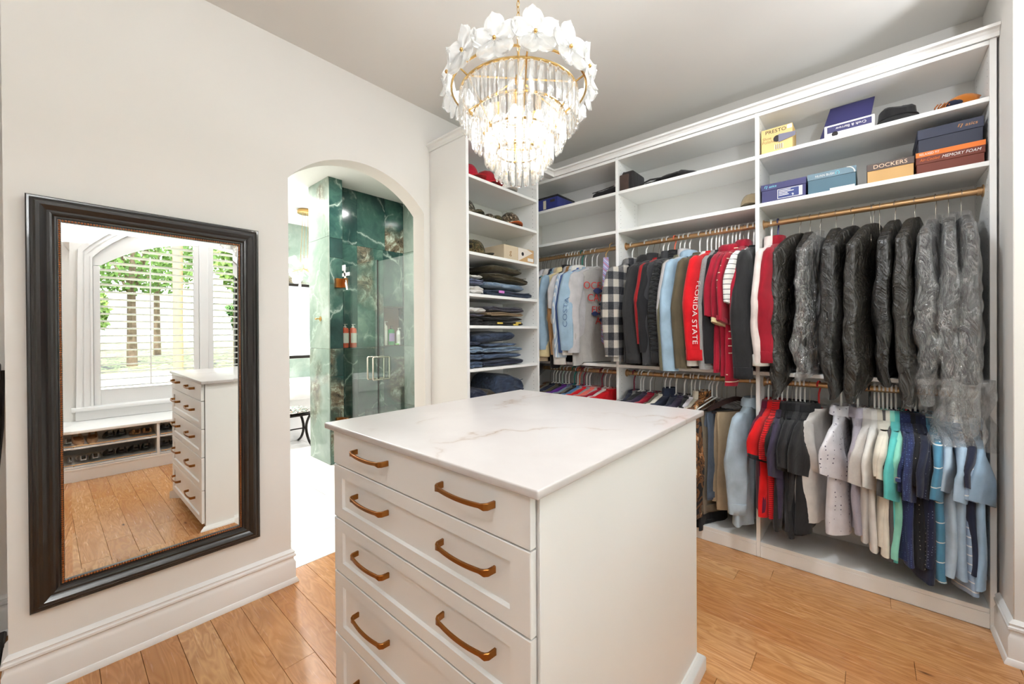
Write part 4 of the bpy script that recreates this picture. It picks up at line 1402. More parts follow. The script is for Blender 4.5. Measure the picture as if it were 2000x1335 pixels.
F = fabric
FM = {
    'plaidbw': F('buffalo_plaid', (40, 41, 46), 'plaid', (198, 190, 178), p=.115, rgb3=(104, 102, 102)), 'blk': F('black_knit', (35, 34, 35)), 'blk2': F('black_cotton', (30, 29, 31)), 'char': F('charcoal_knit', (56, 56, 58)),
    'blkfl': F('black_fleece', (46, 45, 46)), 'quilt': F('black_quilted', (33, 33, 34), 'quilt', p=.034), 'redk': F('red_knit', (140, 20, 24)), 'olh': F('olive_heather', (92, 88, 68), 'heather', (116, 112, 92)),
    'lgrey': F('pale_grey_knit', (188, 184, 184)), 'ltblue': F('light_blue_knit', (152, 176, 194)), 'olive': F('olive_brown_knit', (88, 78, 60)), 'white': F('white_cotton', (226, 222, 216)),
    'brred': F('bright_red_cotton', (196, 16, 26)), 'hgrey': F('heather_grey', (128, 127, 126), 'heather', (160, 158, 156)), 'crim': F('crimson_pique', (146, 18, 40)), 'crim2': F('crimson_jersey', (160, 20, 42)),
    'crimst': F('crimson_striped', (150, 18, 38), 'hstripe', (220, 205, 175), p=.045, duty=.12), 'whst': F('white_black_striped', (228, 226, 222), 'hstripe', (50, 50, 54), p=.030, duty=.13), 'pink': F('blush_knit', (222, 208, 202)),
    'crimz': F('crimson_fleece', (140, 14, 32)), 'maroon': F('maroon_pique', (96, 18, 46)), 'red': F('scarlet_pique', (206, 20, 22)), 'redst': F('scarlet_striped', (204, 22, 24), 'hstripe', (120, 12, 18), p=.012, duty=.4),
    'dpurp': F('dark_purple_cotton', (58, 50, 70)), 'wtee': F('ivory_cotton', (220, 214, 208)), 'wdot': F('white_dotted_pique', (226, 222, 226), 'dots', (88, 80, 100), p=.024, duty=.16), 'lav': F('lavender_grey', (148, 140, 150), 'heather', (168, 160, 166)),
    'hwh': F('pale_heather', (206, 200, 194), 'heather', (190, 184, 180)), 'cream': F('cream_pique', (226, 218, 202)), 'dgrey': F('dark_grey_pique', (84, 80, 80)), 'mint': F('mint_pique', (140, 208, 186)), 'aqua': F('aqua_pique', (96, 196, 190)),
    'navyp': F('navy_print', (42, 50, 88), 'dots', (70, 86, 128), p=.010, duty=.3), 'navyd': F('navy_dotted', (34, 38, 62), 'dots', (140, 150, 180), p=.014, duty=.14), 'blkdot': F('black_dotted', (30, 30, 34), 'dots', (160, 156, 140), p=.022, duty=.12),
    'navy': F('navy_pique', (34, 38, 56)), 'tealst': F('teal_blue_striped', (78, 132, 160), 'hstripe', (226, 226, 220), p=.095, duty=.05), 'pblue': F('pale_blue_pique', (178, 196, 212)), 'lblue2': F('sky_blue_pique', (164, 186, 206)),
    'bluest': F('blue_white_striped', (152, 172, 196), 'hstripe', (222, 224, 222), p=.042, duty=.14), 'sky': F('soft_blue_pique', (150, 176, 200)), 'denim': F('chambray_cloth', (172, 188, 200)), 'khaki': F('khaki_twill', (166, 146, 118)),
    'greige': F('taupe_twill', (120, 108, 90)), 'slate': F('slate_twill', (84, 94, 108)), 'sherpa': F('sherpa_fleece', (206, 196, 178), wr=.9), 'camoj': F('camo_canvas', (120, 78, 40), 'camo', (176, 118, 66), p=.11), 'navpuff': F('navy_puffer', (38, 44, 62)),
    'olg': F('olive_grey_cotton', (104, 100, 84)), 'tan': F('tan_twill', (196, 176, 148)), 'yel': F('butter_yellow_twill', (224, 206, 160)), 'brn': F('camel_brown_twill', (150, 112, 72)), 'royal': F('royal_blue_cotton', (72, 98, 156)),
    'flo': F('navy_floral', (30, 40, 66), 'dots', (90, 150, 150), p=.05, duty=.2), 'bluepl': F('pale_blue_stripe', (170, 190, 210), 'vstripe', (220, 224, 226), p=.012, duty=.4), 'gtee': F('grey_jersey', (164, 160, 154), 'heather', (176, 172, 168)),
    'leath': F('brown_leather', (88, 56, 30), rough=.5), 'coral': F('coral_jersey', (222, 104, 92)), 'purple': F('purple_jersey', (84, 40, 120)), 'steel': F('steel_blue_jersey', (108, 122, 142)), 'blu': F('denim_blue_jersey', (70, 110, 150)),
    'lilac': F('pale_lilac', (214, 208, 212)), 'suit': F('dark_suit_wool', (44, 44, 48)), 'offw': F('off_white_cotton', (216, 208, 200)),
}
BAGM = nylon('black_nylon', (36, 34, 32))
BAGM2 = nylon('charcoal_nylon', (44, 41, 37))
GSEED = [0.0]
CLOTHES = {}


def tuck(m, up=False, lim=.205):
    """keeps the back of a hanging garment off the closet's back panel and, on the upper rod, lets it rest on the shelf below"""
    fl = -.924
    m.v = [(x, y if y < lim else lim + (y - lim) * .08, z if (not up or y < -.15 or z > fl) else fl + (z - fl) * .06) for x, y, z in m.v]
    return m


def thing_at(name, x, z, yaw, label, cat, group):
    t = empty(name, (0, 0, 0), label, cat, group)
    t.location = (x, RODY, z)
    t.rotation_euler = (0, 0, yaw)
    return t


def shirt(x, z, mk, label, name='shirt', slv='short', col='crew', L=.72, sl=None, th=.03, rx=.036, yaw=None, cuffs=None, hem=None, sw=.225, group=None, fold=.012, drop=0.0, col_mat=None, hemd=0.0, low=False):
    GSEED[0] += 1.37
    sd = GSEED[0]
    if yaw is None:
        yaw = radians(random.uniform(-5, 7))
    if sw == .225:
        sw = .225 + .016 * sin(GSEED[0] * 2.3)
    t = thing_at(name, x, z, yaw, label, 'clothing', group)
    mat = FM[mk]
    z0 = -.144 - drop
    L -= .04
    o = tuck(body(L, sw=sw, th=th, seed=sd, folds=fold, z0=z0, hemdrop=hemd, low=low), z > 1.5).build('bodice', mat, t, ang=70)
    if slv:
        short = slv == 'short'
        Ls = (sl or (.25 if short else .70)) - (0 if short else .04)
        for side in (-1, 1):
            m = sleeve(side, Ls, .084, .087 if short else .050, rx, short, sw=sw, z0=z0, seed=sd, low=side > 0 or low)
            s = tuck(m).build('sleeve', mat, t, ang=70)
            if cuffs:
                h_ = .028 if short else .07
                tuck(cuff(side, Ls, rx, h_, short, sw=sw, z0=z0)).build('cuff', FM[cuffs], s, ang=70)
    collar(col, z0=z0).build('collar', FM[col_mat or mk], t, ang=70)
    t['sw'] = sw
    return t


def garment_bag(x, z, mat, label, L=.93, hw=.27, th=.045, spike=.12, yaw=0.0, film=None, inner=None, name='garment_bag', seam=True, z0=-.09):
    GSEED[0] += 1.37
    sd = GSEED[0]
    t = thing_at(name, x, z, yaw, label, 'garment bag' if not film else 'clothing', 'garment bags on the upper rod')
    m = MB()
    n = 52
    rings = []
    nl = 44
    line = []
    ex = .38 if not film else .5
    for i in range(7 + nl):
        if i < 7:
            u = (0, .15, .35, .55, .75, .92, 1)[i]
            wv = .035 + (hw - .02 - .035) * u ** .9
            zz = z0 - .135 * u ** 1.2
            ht = .020 + .010 * u
            d = 0
        else:
            d = (i - 6) / nl
            wv = hw - .02 + .02 * min(1, d * 3) - .015 * max(0, d - .8) / .2
            zz = z0 - .135 - (L - .135) * d
            ht = .030 + (th - .030) * min(1, d * 2.5) - .010 * max(0, d - .82) / .18
        ring = []
        for k in range(n):
            a = 2 * pi * k / n
            ca, sa = cos(a), sin(a)
            yy = wv * math.copysign(abs(ca) ** ex, ca)
            xx = ht * math.copysign(abs(sa) ** ex, sa)
            front = max(0, -yy / wv)
            low_ = max(0, d - .6) / .4
            zf = zz - spike * max(0, (-yy - .10) / (wv - .10)) ** 1.4 * low_
            p = (xx * .6, yy, zf)
            amp = .35 + .8 * d
            r1_ = 1 - 2 * abs(nz3(p, 5.5, sd))
            r2_ = 1 - 2 * abs(nz3((p[0], p[1] + .5 * p[2], p[2]), 12, sd + 3))
            dx = .020 * nz3(p, 3.4, sd + 9) + .016 * (r1_ - .5) + .008 * (r2_ - .5)
            if film: dx += .012 * (1 - 2 * abs(nz3(p, 24, sd + 5)) - .5)
            xx += amp * dx + .014 * d * sin(yy * 20 + sd * 3)
            yy += amp * (.020 * nz3(p, 5, sd + 7) + .007 * (r2_ - .5))
            ring.append((xx, yy, zf))
        line.append(min(ring, key=lambda q: q[1]))
        rings.append(ring)
    m.loft(rings, True, True)
    if inner:
        k = 7 + int(nl * .80)
        inn = MB().loft([[(x * .74 + .004 * nz3((x, y, z), 9, sd), y * .955 + .004, z) for x, y, z in r] for r in rings[2:k]])
        tuck(inn, True).build('garment', FM[inner], t, ang=75)
    b = tuck(m, True).build('plastic_cover' if film else 'bag_shell', FILM if film else mat, t, ang=75)
    if seam and not film:
        MB().tube([(p[0] + .004, p[1] - .001, p[2]) for p in line[2:]], .0022, 5).build('piping', mat, t)
    return t


def trousers(x, z, mk, label, L=.64, w_=.30, th=.022, yaw=0.0, hang=-.222, yoff=-.02):
    """trousers folded over the hanger bar"""
    GSEED[0] += 1.37
    sd = GSEED[0]
    t = thing_at('trousers', x, z, yaw, label, 'clothing', 'trousers on the lower rod')
    m = MB()
    for s in (-1, 1):
        rings = []
        for i in range(16):
            u = i / 15
            zz = hang + .006 - (L + s * .02) * u
            hw = w_ / 2 * (.92 + .06 * u)
            ring = []
            for k in range(22):
                a = 2 * pi * k / 22
                yy = yoff + hw * math.copysign(abs(cos(a)) ** .6, cos(a))
                xx = s * (.004 + .016 * min(1, u * 4)) + th * .6 * sin(a)
                xx += .012 * u * sin(yy * 30 + sd) + .008 * nz3((xx, yy, zz), 9, sd)
                ring.append((xx, yy, zz))
            rings.append(ring)
        m.loft(rings)
    m.build('leg_panel', FM[mk], t, ang=70)
    c = MB()
    zz = hang + .006 - L
    c.loft([[(.012 + .022 * cos(a), yoff + w_ / 2 * .98 * math.copysign(abs(sin(a)) ** .6, sin(a)), zq) for a in [2 * pi * k / 20 for k in range(20)]] for zq in (zz + .035, zz - .004)])
    c.build('turn_up', FM[mk], t, ang=70)
    return t


# label helper: hanger and garment labels come from one phrase that singles the garment out
def hang(x, color, z, what, yaw=0.0):
    return hanger(color, x, z, yaw, '%s hanger of the %s' % ({'wire': 'thin wire', 'wood': 'dark wooden', 'white': 'white plastic'}.get(color, color + ' plastic'), what))


# ---------------- upper rod, bay beside the wall return
G = 'clothes on the upper rod beside the wall return'
hang(-.46, 'white', RODU, 'blush sweater beside the divider')
shirt(-.46, RODU, 'pink', 'blush knit sweater at the divider, beside the crimson pullover', 'sweater', 'long', 'stand', sl=.74, rx=.036, cuffs='white', group=G, yaw=radians(-4))
hang(-.425, 'navy', RODU, 'crimson quarter-zip pullover')
shirt(-.425, RODU, 'crimz', 'crimson quarter-zip pullover against the first black garment bag', 'sweater', 'long', 'stand', sl=.72, rx=.050, cuffs='crimz', group=G, yaw=radians(-3))
for x, mat, lb, L, sp, yw, hc, th, hw in (
        (-.315, BAGM2, 'black garment bag with a pointed hem beside the crimson pullover', .84, .15, -24, 'wire', .034, .285),
        (-.262, BAGM, 'black garment bag squeezed before the narrow clear cover', .80, .03, -6, 'wire', .030, .25),
        (-.140, BAGM, 'black garment bag just past the narrow clear cover', .80, .07, -8, 'wire', .034, .26),
        (-.065, BAGM, 'crumpled black garment bag bunched up at its hem', .82, .15, -22, 'wire', .036, .275),
        (.022, BAGM2, 'black garment bag third before the wide clear plastic covers', .83, .15, -20, 'wire', .038, .28),
        (.110, BAGM, 'black garment bag second before the wide clear plastic covers', .80, .08, -14, 'wire', .036, .27),
        (.186, BAGM2, 'black garment bag touching the first wide clear plastic cover', .83, .15, -14, 'wire', .038, .275)):
    hang(x, hc, RODU, lb, radians(yw))
    garment_bag(x, RODU, mat, lb, L, hw, th, sp, radians(yw))
for x, lb, L, sp, yw, th, hw in (
        (-.214, 'dark suit in a narrow clear cover among black bags', .82, .06, -16, .040, .27),
        (.262, 'dark suit under the first wide clear plastic cover', .86, .10, -14, .052, .29),
        (.308, 'dark suit under the middle wide clear plastic cover', .92, .10, -6, .050, .285),
        (.352, 'dark suit under the last clear cover by the end panel', .94, .14, 0, .046, .29)):
    hang(x, 'wire', RODU, lb, radians(yw))
    garment_bag(x, RODU, None, lb, L, hw, th, sp, radians(yw), film=True, inner='suit', name='covered_suit')
for i, x in enumerate((.012, .048)):
    hanger('wire', x, RODU, 0, 'bare thin wire hanger %s the third black garment bag' % ('just before', 'just after')[i])
sk = MB()
rings = []
for i in range(16):
    u = i / 15
    rings.append([])
    for k in range(40):
        a = 2 * pi * k / 40
        p = (.10 * cos(a) * (1 + .25 * u), .20 * sin(a) * (1 + .1 * u), -.34 * u)
        q = .06 * nz3(p, 7, 3.3) + .035 * nz3(p, 16, 1.1)
        rings[-1].append((.325 + p[0] + q, 2.93 + p[1] + q, 1.17 + p[2] + .05 * nz3(p, 5, 8) * u))
sk.loft(rings, False, False)
tag(sk.build('plastic_film_skirt', FILM, ang=75), 'loose clear plastic skirt bunched over the pale blue polos', 'plastic film')

# ---------------- upper rod, middle bay
G = 'clothes on the upper rod of the middle bay'
UMID = [
    (-1.395, 'white', 'plaidbw', 'black and white buffalo plaid jacket', 'jacket', 'long', 'polo', dict(sl=.72, rx=.060, th=.045, yaw=radians(-14), L=.80)),
    (-1.282, 'white', 'blk', 'black hooded vest beside the plaid jacket', 'vest', None, 'hood', dict(th=.05, L=.80, yaw=radians(-14))),
    (-1.226, 'wire', 'blkfl', 'charcoal black fleece pullover after the hooded vest', 'sweater', 'long', 'stand', dict(sl=.76, rx=.060, th=.045, cuffs='blkfl', yaw=radians(-12))),
    (-1.183, 'wire', 'redk', 'dark red knit pullover between two black ones', 'sweater', 'long', 'crew', dict(sl=.62, rx=.036, yaw=radians(-4))),
    (-1.150, 'white', 'blk2', 'thin black pullover just after the dark red one', 'sweater', 'long', 'crew', dict(sl=.68, rx=.036, yaw=radians(-6))),
    (-1.115, 'white', 'char', 'charcoal pullover with a small zip pocket', 'sweater', 'long', 'stand', dict(sl=.77, rx=.058, th=.045, cuffs='char', yaw=radians(-10))),
    (-1.065, 'orange', 'quilt', 'black quilted jacket on a coral hanger', 'jacket', 'long', 'stand', dict(sl=.75, rx=.052, th=.045, cuffs='blk', yaw=radians(-6))),
    (-1.028, 'white', 'olh', 'olive heather sweater beside the quilted jacket', 'sweater', 'long', 'crew', dict(sl=.80, rx=.036, yaw=radians(-3))),
    (-.996, 'white', 'lgrey', 'pale grey sweater between olive heather and light blue', 'sweater', 'long', 'stand', dict(sl=.76, rx=.046, yaw=radians(-8))),
    (-.960, 'white', 'ltblue', 'light blue long-sleeved top with a fold-over collar', 'sweater', 'long', 'polo', dict(sw=.245, sl=.80, rx=.042, yaw=radians(-10))),
    (-.891, 'white', 'olive', 'olive brown sweater beside the light blue top', 'sweater', 'long', 'crew', dict(sw=.235, sl=.78, rx=.056, th=.045, yaw=radians(-8))),
    (-.842, 'white', 'white', 'white long-sleeved shirt behind the lettered red sleeve', 'shirt', 'long', 'crew', dict(sl=.76, rx=.034, yaw=radians(-4))),
    (-.815, 'white', 'brred', 'bright red shirt with white lettering down the sleeve', 'shirt', 'long', 'crew', dict(sw=.262, sl=.72, rx=.046, cuffs='brred', yaw=radians(-6))),
    (-.785, 'white', 'hgrey', 'heather grey long-sleeved shirt after the lettered red one', 'shirt', 'long', 'crew', dict(sw=.205, sl=.78, rx=.040, yaw=radians(0))),
    (-.765, 'white', 'blk2', 'black long-sleeved shirt before the crimson polos', 'shirt', 'long', 'crew', dict(sw=.205, sl=.74, rx=.040, yaw=radians(2))),
    (-.745, 'white', 'crim2', 'crimson short-sleeved jersey, first of the crimson row', 'shirt', 'short', 'crew', dict(sw=.212, sl=.40, rx=.040, L=.82, yaw=radians(3))),
    (-.712, 'white', 'crim', 'crimson polo, second of the crimson row', 'polo_shirt', 'short', 'polo', dict(sl=.42, rx=.036, L=.84, yaw=radians(-3))),
    (-.684, 'white', 'crim', 'crimson polo with gold-tipped cuffs, third of the crimson row', 'polo_shirt', 'short', 'polo', dict(sl=.46, rx=.034, L=.86, cuffs='yel')),
    (-.662, 'white', 'crim2', 'crimson polo, fourth of the crimson row', 'polo_shirt', 'short', 'polo', dict(sl=.45, rx=.034, L=.86, cuffs='crim')),
    (-.640, 'white', 'crimst', 'crimson polo with thin pale stripes', 'polo_shirt', 'short', 'polo', dict(sl=.36, rx=.034, L=.92)),
    (-.618, 'wire', 'crim', 'crimson polo beside the striped white tee', 'polo_shirt', 'short', 'polo', dict(sw=.215, sl=.50, rx=.036, L=.84, drop=-.02)),
    (-.590, 'white', 'whst', 'white tee with thin black stripes', 'shirt', 'short', 'crew', dict(sw=.255, sl=.34, rx=.056, L=.86, yaw=radians(-2))),
    (-.558, 'white', 'blk', 'long black pullover hanging over the divider', 'sweater', 'long', 'crew', dict(sw=.25, sl=.82, rx=.060, cuffs='blk2', yaw=radians(-2))),
]
for x, hc, mk, lb, nm, slv, col, kw in UMID:
    hang(x, hc, RODU, lb, kw.get('yaw', 0))
    shirt(x, RODU, mk, lb, nm, slv, col, group=G, **kw)

# ---------------- upper rod, corner bay
G = 'clothes on the upper rod of the corner bay'
UCOR = [
    (-2.235, 'wire', 'lilac', 'white dress shirt deepest in the corner bay', 'shirt', 'long', 'polo', dict(sl=.66, low=True)),
    (-2.19, 'wire', 'offw', 'off-white dress shirt second in the corner bay', 'shirt', 'long', 'polo', dict(sl=.66, low=True)),
    (-2.128, 'wire', 'flo', 'navy floral short-sleeved shirt', 'shirt', 'short', 'polo', dict(sl=.30, rx=.036)),
    (-2.10, 'wire', 'ltblue', 'light blue dress shirt beside the navy floral shirt', 'shirt', 'long', 'polo', dict(sl=.68)),
    (-2.07, 'wire', 'tan', 'tan long-sleeved shirt before the butter yellow one', 'shirt', 'long', 'polo', dict(sl=.78, rx=.042, yaw=radians(-10))),
    (-2.035, 'wire', 'yel', 'butter yellow long-sleeved shirt', 'shirt', 'long', 'polo', dict(sl=.74, rx=.046, cuffs='yel', yaw=radians(-12))),
    (-2.005, 'white', 'blk2', 'black vest tucked behind the butter yellow shirt', 'vest', None, 'stand', dict(L=.88)),
    (-1.974, 'white', 'lgrey', 'pale grey short-sleeved shirt before the camel brown one', 'shirt', 'short', 'polo', dict(sl=.32, rx=.034)),
    (-1.945, 'white', 'brn', 'camel brown long-sleeved shirt', 'shirt', 'long', 'polo', dict(sl=.72, rx=.040, yaw=radians(-4))),
    (-1.915, 'white', 'bluepl', 'pale blue striped shirt after the camel brown one', 'shirt', 'long', 'polo', dict(sl=.74, rx=.036)),
    (-1.884, 'white', 'white', 'white long-sleeved shirt with the lowest cuff', 'shirt', 'long', 'polo', dict(sl=.80, rx=.050, cuffs='white', yaw=radians(-12))),
    (-1.853, 'teal', 'royal', 'royal blue shirt between two white ones', 'shirt', 'long', 'crew', dict(sl=.70, rx=.040, yaw=radians(-4))),
    (-1.822, 'white', 'white', 'white long-sleeved shirt just after the royal blue one', 'shirt', 'long', 'crew', dict(sl=.72, rx=.036, yaw=radians(-6))),
    (-1.79, 'wire', 'ltblue', 'pale blue shirt with lettering down the sleeve', 'shirt', 'long', 'crew', dict(sw=.262, sl=.68, rx=.046, yaw=radians(-8))),
    (-1.755, 'white', 'lgrey', 'light grey shirt behind the printed grey tee', 'shirt', 'long', 'crew', dict(sl=.70, rx=.04, yaw=radians(-10))),
    (-1.71, 'white', 'gtee', 'grey long-sleeved tee with a red and navy print', 'shirt', 'long', 'crew', dict(sl=.66, rx=.050, th=.034, yaw=radians(-26), L=.84, drop=.01, sw=.235)),
]
for x, hc, mk, lb, nm, slv, col, kw in UCOR:
    hang(x, hc, RODU, lb, kw.get('yaw', 0))
    shirt(x, RODU, mk, lb, nm, slv, col, group=G, **kw)
for i, x in enumerate((-2.285, -2.262)):
    hang(x, 'wire', RODU, ('first', 'second')[i] + ' plastic-wrapped shirt in the corner')
    garment_bag(x, RODU, None, 'white shirt under clear plastic, %s from the corner' % ('first', 'second')[i], .98, .26, .05, .10, 0, film=True, inner='lilac', name='covered_shirt')
tie = empty('necktie', (0, 0, 0), 'lilac striped necktie hanging beside the plaid jacket', 'necktie')
TIEM = F('striped_silk', (150, 148, 190), 'diag', (196, 90, 80), p=.05, duty=.12, rgb3=(235, 230, 225), rough=.5)
m = MB()
for xo, L in ((.0, .72), (.006, .66)):
    rings = []
    for i in range(14):
        u = i / 13
        hw = .020 + .022 * u if u < .94 else .042 * (1 - u) / .06 * .98 + .0006
        rings.append([(xo + .004 * sin(u * 4) + dx, -.05 + dy * hw, -.09 - L * u) for dx, dy in ((.003, -1), (.003, 1), (-.002, 1), (-.002, -1))])
    m.loft(rings)
m.build('blade', TIEM, tie)
MB().tube([(.003, .0, .022), (.003, -.02, .012), (.003, -.022, -.02), (.003, -.05, -.06), (.003, -.05, -.092)], .004, 6).build('hook', GOLD, tie)
tie.location = (-1.515, RODY - .10, RODU)
tie.rotation_euler = (0, 0, radians(-62))

# ---------------- lower rod, bay beside the wall return
G = 'polo shirts on the lower rod beside the wall return'
LRT = [
    (-.480, 'white', 'maroon', 'maroon polo against the divider, before the scarlet ones', 'short', 'polo', dict(sl=.24, rx=.034, L=0.66, yaw=radians(-4))),
    (-.455, 'white', 'red', 'scarlet polo with black cuffs', 'short', 'polo', dict(sl=.26, rx=.042, L=0.68, cuffs='blk', yaw=radians(-6))),
    (-.430, 'white', 'redst', 'finely striped scarlet polo', 'short', 'polo', dict(sl=.26, rx=.034, L=0.68, yaw=radians(-2))),
    (-.407, 'white', 'dpurp', 'dark purple tee after the scarlet polos', 'short', 'crew', dict(sl=.34, rx=.034, L=0.66)),
    (-.380, 'white', 'blk', 'black polo, first of the black row', 'short', 'polo', dict(sl=.24, rx=.036, L=0.74, yaw=radians(-5))),
    (-.355, 'wire', 'blk2', 'black polo, second of the black row', 'short', 'polo', dict(sl=.26, rx=.034, L=0.70)),
    (-.334, 'white', 'blk', 'black polo, third of the black row', 'short', 'polo', dict(sl=.30, rx=.036, L=0.76, yaw=radians(-4))),
    (-.313, 'white', 'blkfl', 'black polo, fourth of the black row', 'short', 'polo', dict(sl=.28, rx=.034, L=0.72)),
    (-.291, 'white', 'blk2', 'black polo, fifth of the black row', 'short', 'polo', dict(sl=.26, rx=.036, L=0.74, yaw=radians(-5))),
    (-.266, 'wire', 'blk', 'black polo beside the ivory tee, last of the black row', 'short', 'polo', dict(sl=.30, rx=.040, L=0.72, yaw=radians(-6))),
    (-.222, 'red', 'wtee', 'ivory tee on the red hanger', 'short', 'crew', dict(sl=.26, rx=.060, L=0.66, th=.05, yaw=radians(-16))),
    (-.118, 'white', 'wdot', 'white polo with tiny dark dots', 'short', 'polo', dict(sl=.28, rx=.056, L=0.68, th=.045, yaw=radians(-5))),
    (-.045, 'white', 'lav', 'lavender grey polo just before the pale heather one', 'short', 'polo', dict(sl=.24, rx=.034, L=0.64)),
    (.004, 'black', 'hwh', 'pale heather polo on the black hanger', 'short', 'polo', dict(sl=.30, rx=.052, L=0.68, yaw=radians(-5))),
    (.026, 'white', 'white', 'white polo between the pale heather and cream ones', 'short', 'polo', dict(sl=.31, rx=.036, L=0.72)),
    (.044, 'white', 'cream', 'cream polo with a tiny flag on its sleeve', 'short', 'polo', dict(sl=.25, rx=.040, L=0.72, yaw=radians(4))),
    (.060, 'white', 'dgrey', 'dark grey polo after the cream one', 'short', 'polo', dict(sl=.34, rx=.044, L=0.74, yaw=radians(4))),
    (.078, 'white', 'cream', 'plain cream polo between dark grey and mint', 'short', 'polo', dict(sl=.24, rx=.028, L=0.68)),
    (.094, 'white', 'mint', 'mint green polo beside the aqua one', 'short', 'polo', dict(sl=.26, rx=.034, L=0.72)),
    (.112, 'white', 'aqua', 'aqua polo between mint and navy', 'short', 'polo', dict(sl=.34, rx=.034, L=0.74)),
    (.134, 'wire', 'navyp', 'navy printed polo, first after the aqua one', 'short', 'polo', dict(sl=.30, rx=.042, L=0.72, yaw=radians(3))),
    (.152, 'red', 'navyp', 'navy printed polo on the second red hanger', 'short', 'polo', dict(sl=.33, rx=.032, L=0.74)),
    (.168, 'white', 'blkdot', 'black polo with pale dots', 'short', 'polo', dict(sl=.26, rx=.030, L=0.74)),
    (.186, 'white', 'navy', 'plain navy polo with the lowest hem', 'short', 'polo', dict(sl=.30, rx=.042, L=0.80, yaw=radians(4))),
    (.205, 'white', 'navyd', 'navy polo with fine pale dots', 'short', 'polo', dict(sl=.31, rx=.030, L=0.72)),
    (.226, 'white', 'tealst', 'teal blue polo with wide white stripes', 'short', 'polo', dict(sl=.30, rx=.034, L=0.78, yaw=radians(5))),
    (.258, 'white', 'pblue', 'pale blue polo right after the teal striped one', 'short', 'polo', dict(sl=.26, rx=.044, L=0.74, yaw=radians(6))),
    (.292, 'white', 'lblue2', 'sky blue polo between pale blue and striped', 'short', 'polo', dict(sl=.29, rx=.046, L=0.74, yaw=radians(8))),
    (.325, 'white', 'bluest', 'blue polo with thin white stripes', 'short', 'polo', dict(sl=.28, rx=.046, L=0.80, yaw=radians(8))),
    (.358, 'white', 'navy', 'navy polo hidden between the striped and soft blue ones', 'short', 'polo', dict(sl=.22, rx=.030, L=0.70)),
    (.372, 'white', 'sky', 'soft blue polo against the end panel', 'short', 'polo', dict(sl=.28, rx=.050, L=0.76, yaw=radians(3))),
]
LRO = {}
for x, hc, mk, lb, slv, col, kw in LRT:
    hang(x, hc, RODL, lb, kw.get('yaw', 0))
    LRO[lb] = shirt(x, RODL, mk, lb, 'polo_shirt' if col == 'polo' else 'shirt', slv, col, group=G, **kw)

# ---------------- lower rod, middle bay
G = 'clothes on the lower rod of the middle bay'
LMID = [
    (-1.385, 'maroon', 'navy', 'navy tee on the maroon hanger', 'shirt', 'crew', dict(low=True)),
    (-1.333, 'white', 'hgrey', 'heather grey tee after the navy one in the middle bay', 'shirt', 'crew', dict(yaw=radians(-25))),
    (-1.310, 'white', 'blkfl', 'faded black tee beside the heather grey one', 'shirt', 'crew', dict(yaw=radians(-20))),
    (-1.255, 'white', 'dpurp', 'dark purple tee before the crimson one', 'shirt', 'crew', dict(yaw=radians(-25))),
    (-1.222, 'wire', 'crim', 'crimson tee low in the middle bay', 'shirt', 'crew', dict(yaw=radians(-12))),
    (-1.164, 'wire', 'olg', 'olive grey tee after the low crimson one', 'shirt', 'crew', dict(yaw=radians(-12))),
    (-1.142, 'white', 'cream', 'cream tee beside the navy puffer', 'shirt', 'crew', dict(yaw=radians(-10))),
    (-1.108, 'white', 'navpuff', 'navy puffer jacket low in the middle bay', 'jacket', 'stand', dict(th=.05, yaw=radians(-14), rx=.055)),
    (-1.06, 'white', 'navy', 'navy tee just past the puffer jacket', 'shirt', 'crew', dict(low=True)),
    (-1.0, 'white', 'dpurp', 'dusky purple tee past the puffer jacket', 'shirt', 'crew', dict(yaw=radians(-10))),
    (-.972, 'wire', 'blk2', 'black tee, first of two before the white one', 'shirt', 'crew', dict()),
    (-.952, 'white', 'blk', 'black tee, second of two before the white one', 'shirt', 'crew', dict()),
    (-.930, 'white', 'lilac', 'white tee beside the sherpa fleece', 'shirt', 'crew', dict(yaw=radians(-8))),
    (-.897, 'white', 'sherpa', 'cream sherpa fleece beside the camouflage jacket', 'jacket', 'stand', dict(th=.055, rx=.055, L=.78, yaw=radians(-6))),
]
for x, hc, mk, lb, nm, col, kw in LMID:
    hang(x, hc, RODL, lb, kw.get('yaw', 0))
    kw = dict(kw)
    kw.setdefault('rx', .04)
    shirt(x, RODL, mk, lb, nm, 'short' if nm == 'shirt' else 'long', col, group=G, sl=.24 if nm == 'shirt' else .6, **kw)
hang(-.862, 'wire', RODL, 'brown camouflage hunting jacket')
shirt(-.862, RODL, 'camoj', 'brown camouflage hunting jacket at the island corner', 'jacket', 'long', 'stand', L=.82, sl=.68, th=.055, rx=.070, group=G, yaw=radians(-8))
for x, hc, mk, lb, L, yw in ((-.815, 'white', 'blk2', 'black trousers after the camouflage jacket', .78, -26), (-.785, 'white', 'greige', 'taupe trousers with turned-up hems', .66, -24), (-.752, 'wire', 'slate', 'slate blue trousers between taupe and khaki', .56, -22)):
    hang(x, hc, RODL, lb, radians(yw))
    trousers(x, RODL, mk, lb, L, .30, .022, radians(yw))
hang(-.667, 'wood', RODL, 'khaki trousers beside the chambray shirt', radians(-34))
trousers(-.667, RODL, 'khaki', 'khaki trousers on the dark wooden hanger', .62, .30, .028, radians(-34), hang=-.212)
hanger('white', -.835, RODL, radians(-30), 'bare white plastic hanger tilted beside the camouflage jacket')
hanger('wire', -.722, RODL, radians(-36), 'bare thin wire hanger beside the wooden one')
hang(-.575, 'white', RODL, 'pale chambray shirt against the divider', radians(-9))
shirt(-.575, RODL, 'denim', 'pale chambray shirt hanging against the divider', 'shirt', 'long', 'polo', L=.78, sl=.66, rx=.052, th=.04, yaw=radians(-9), cuffs='denim', group=G)

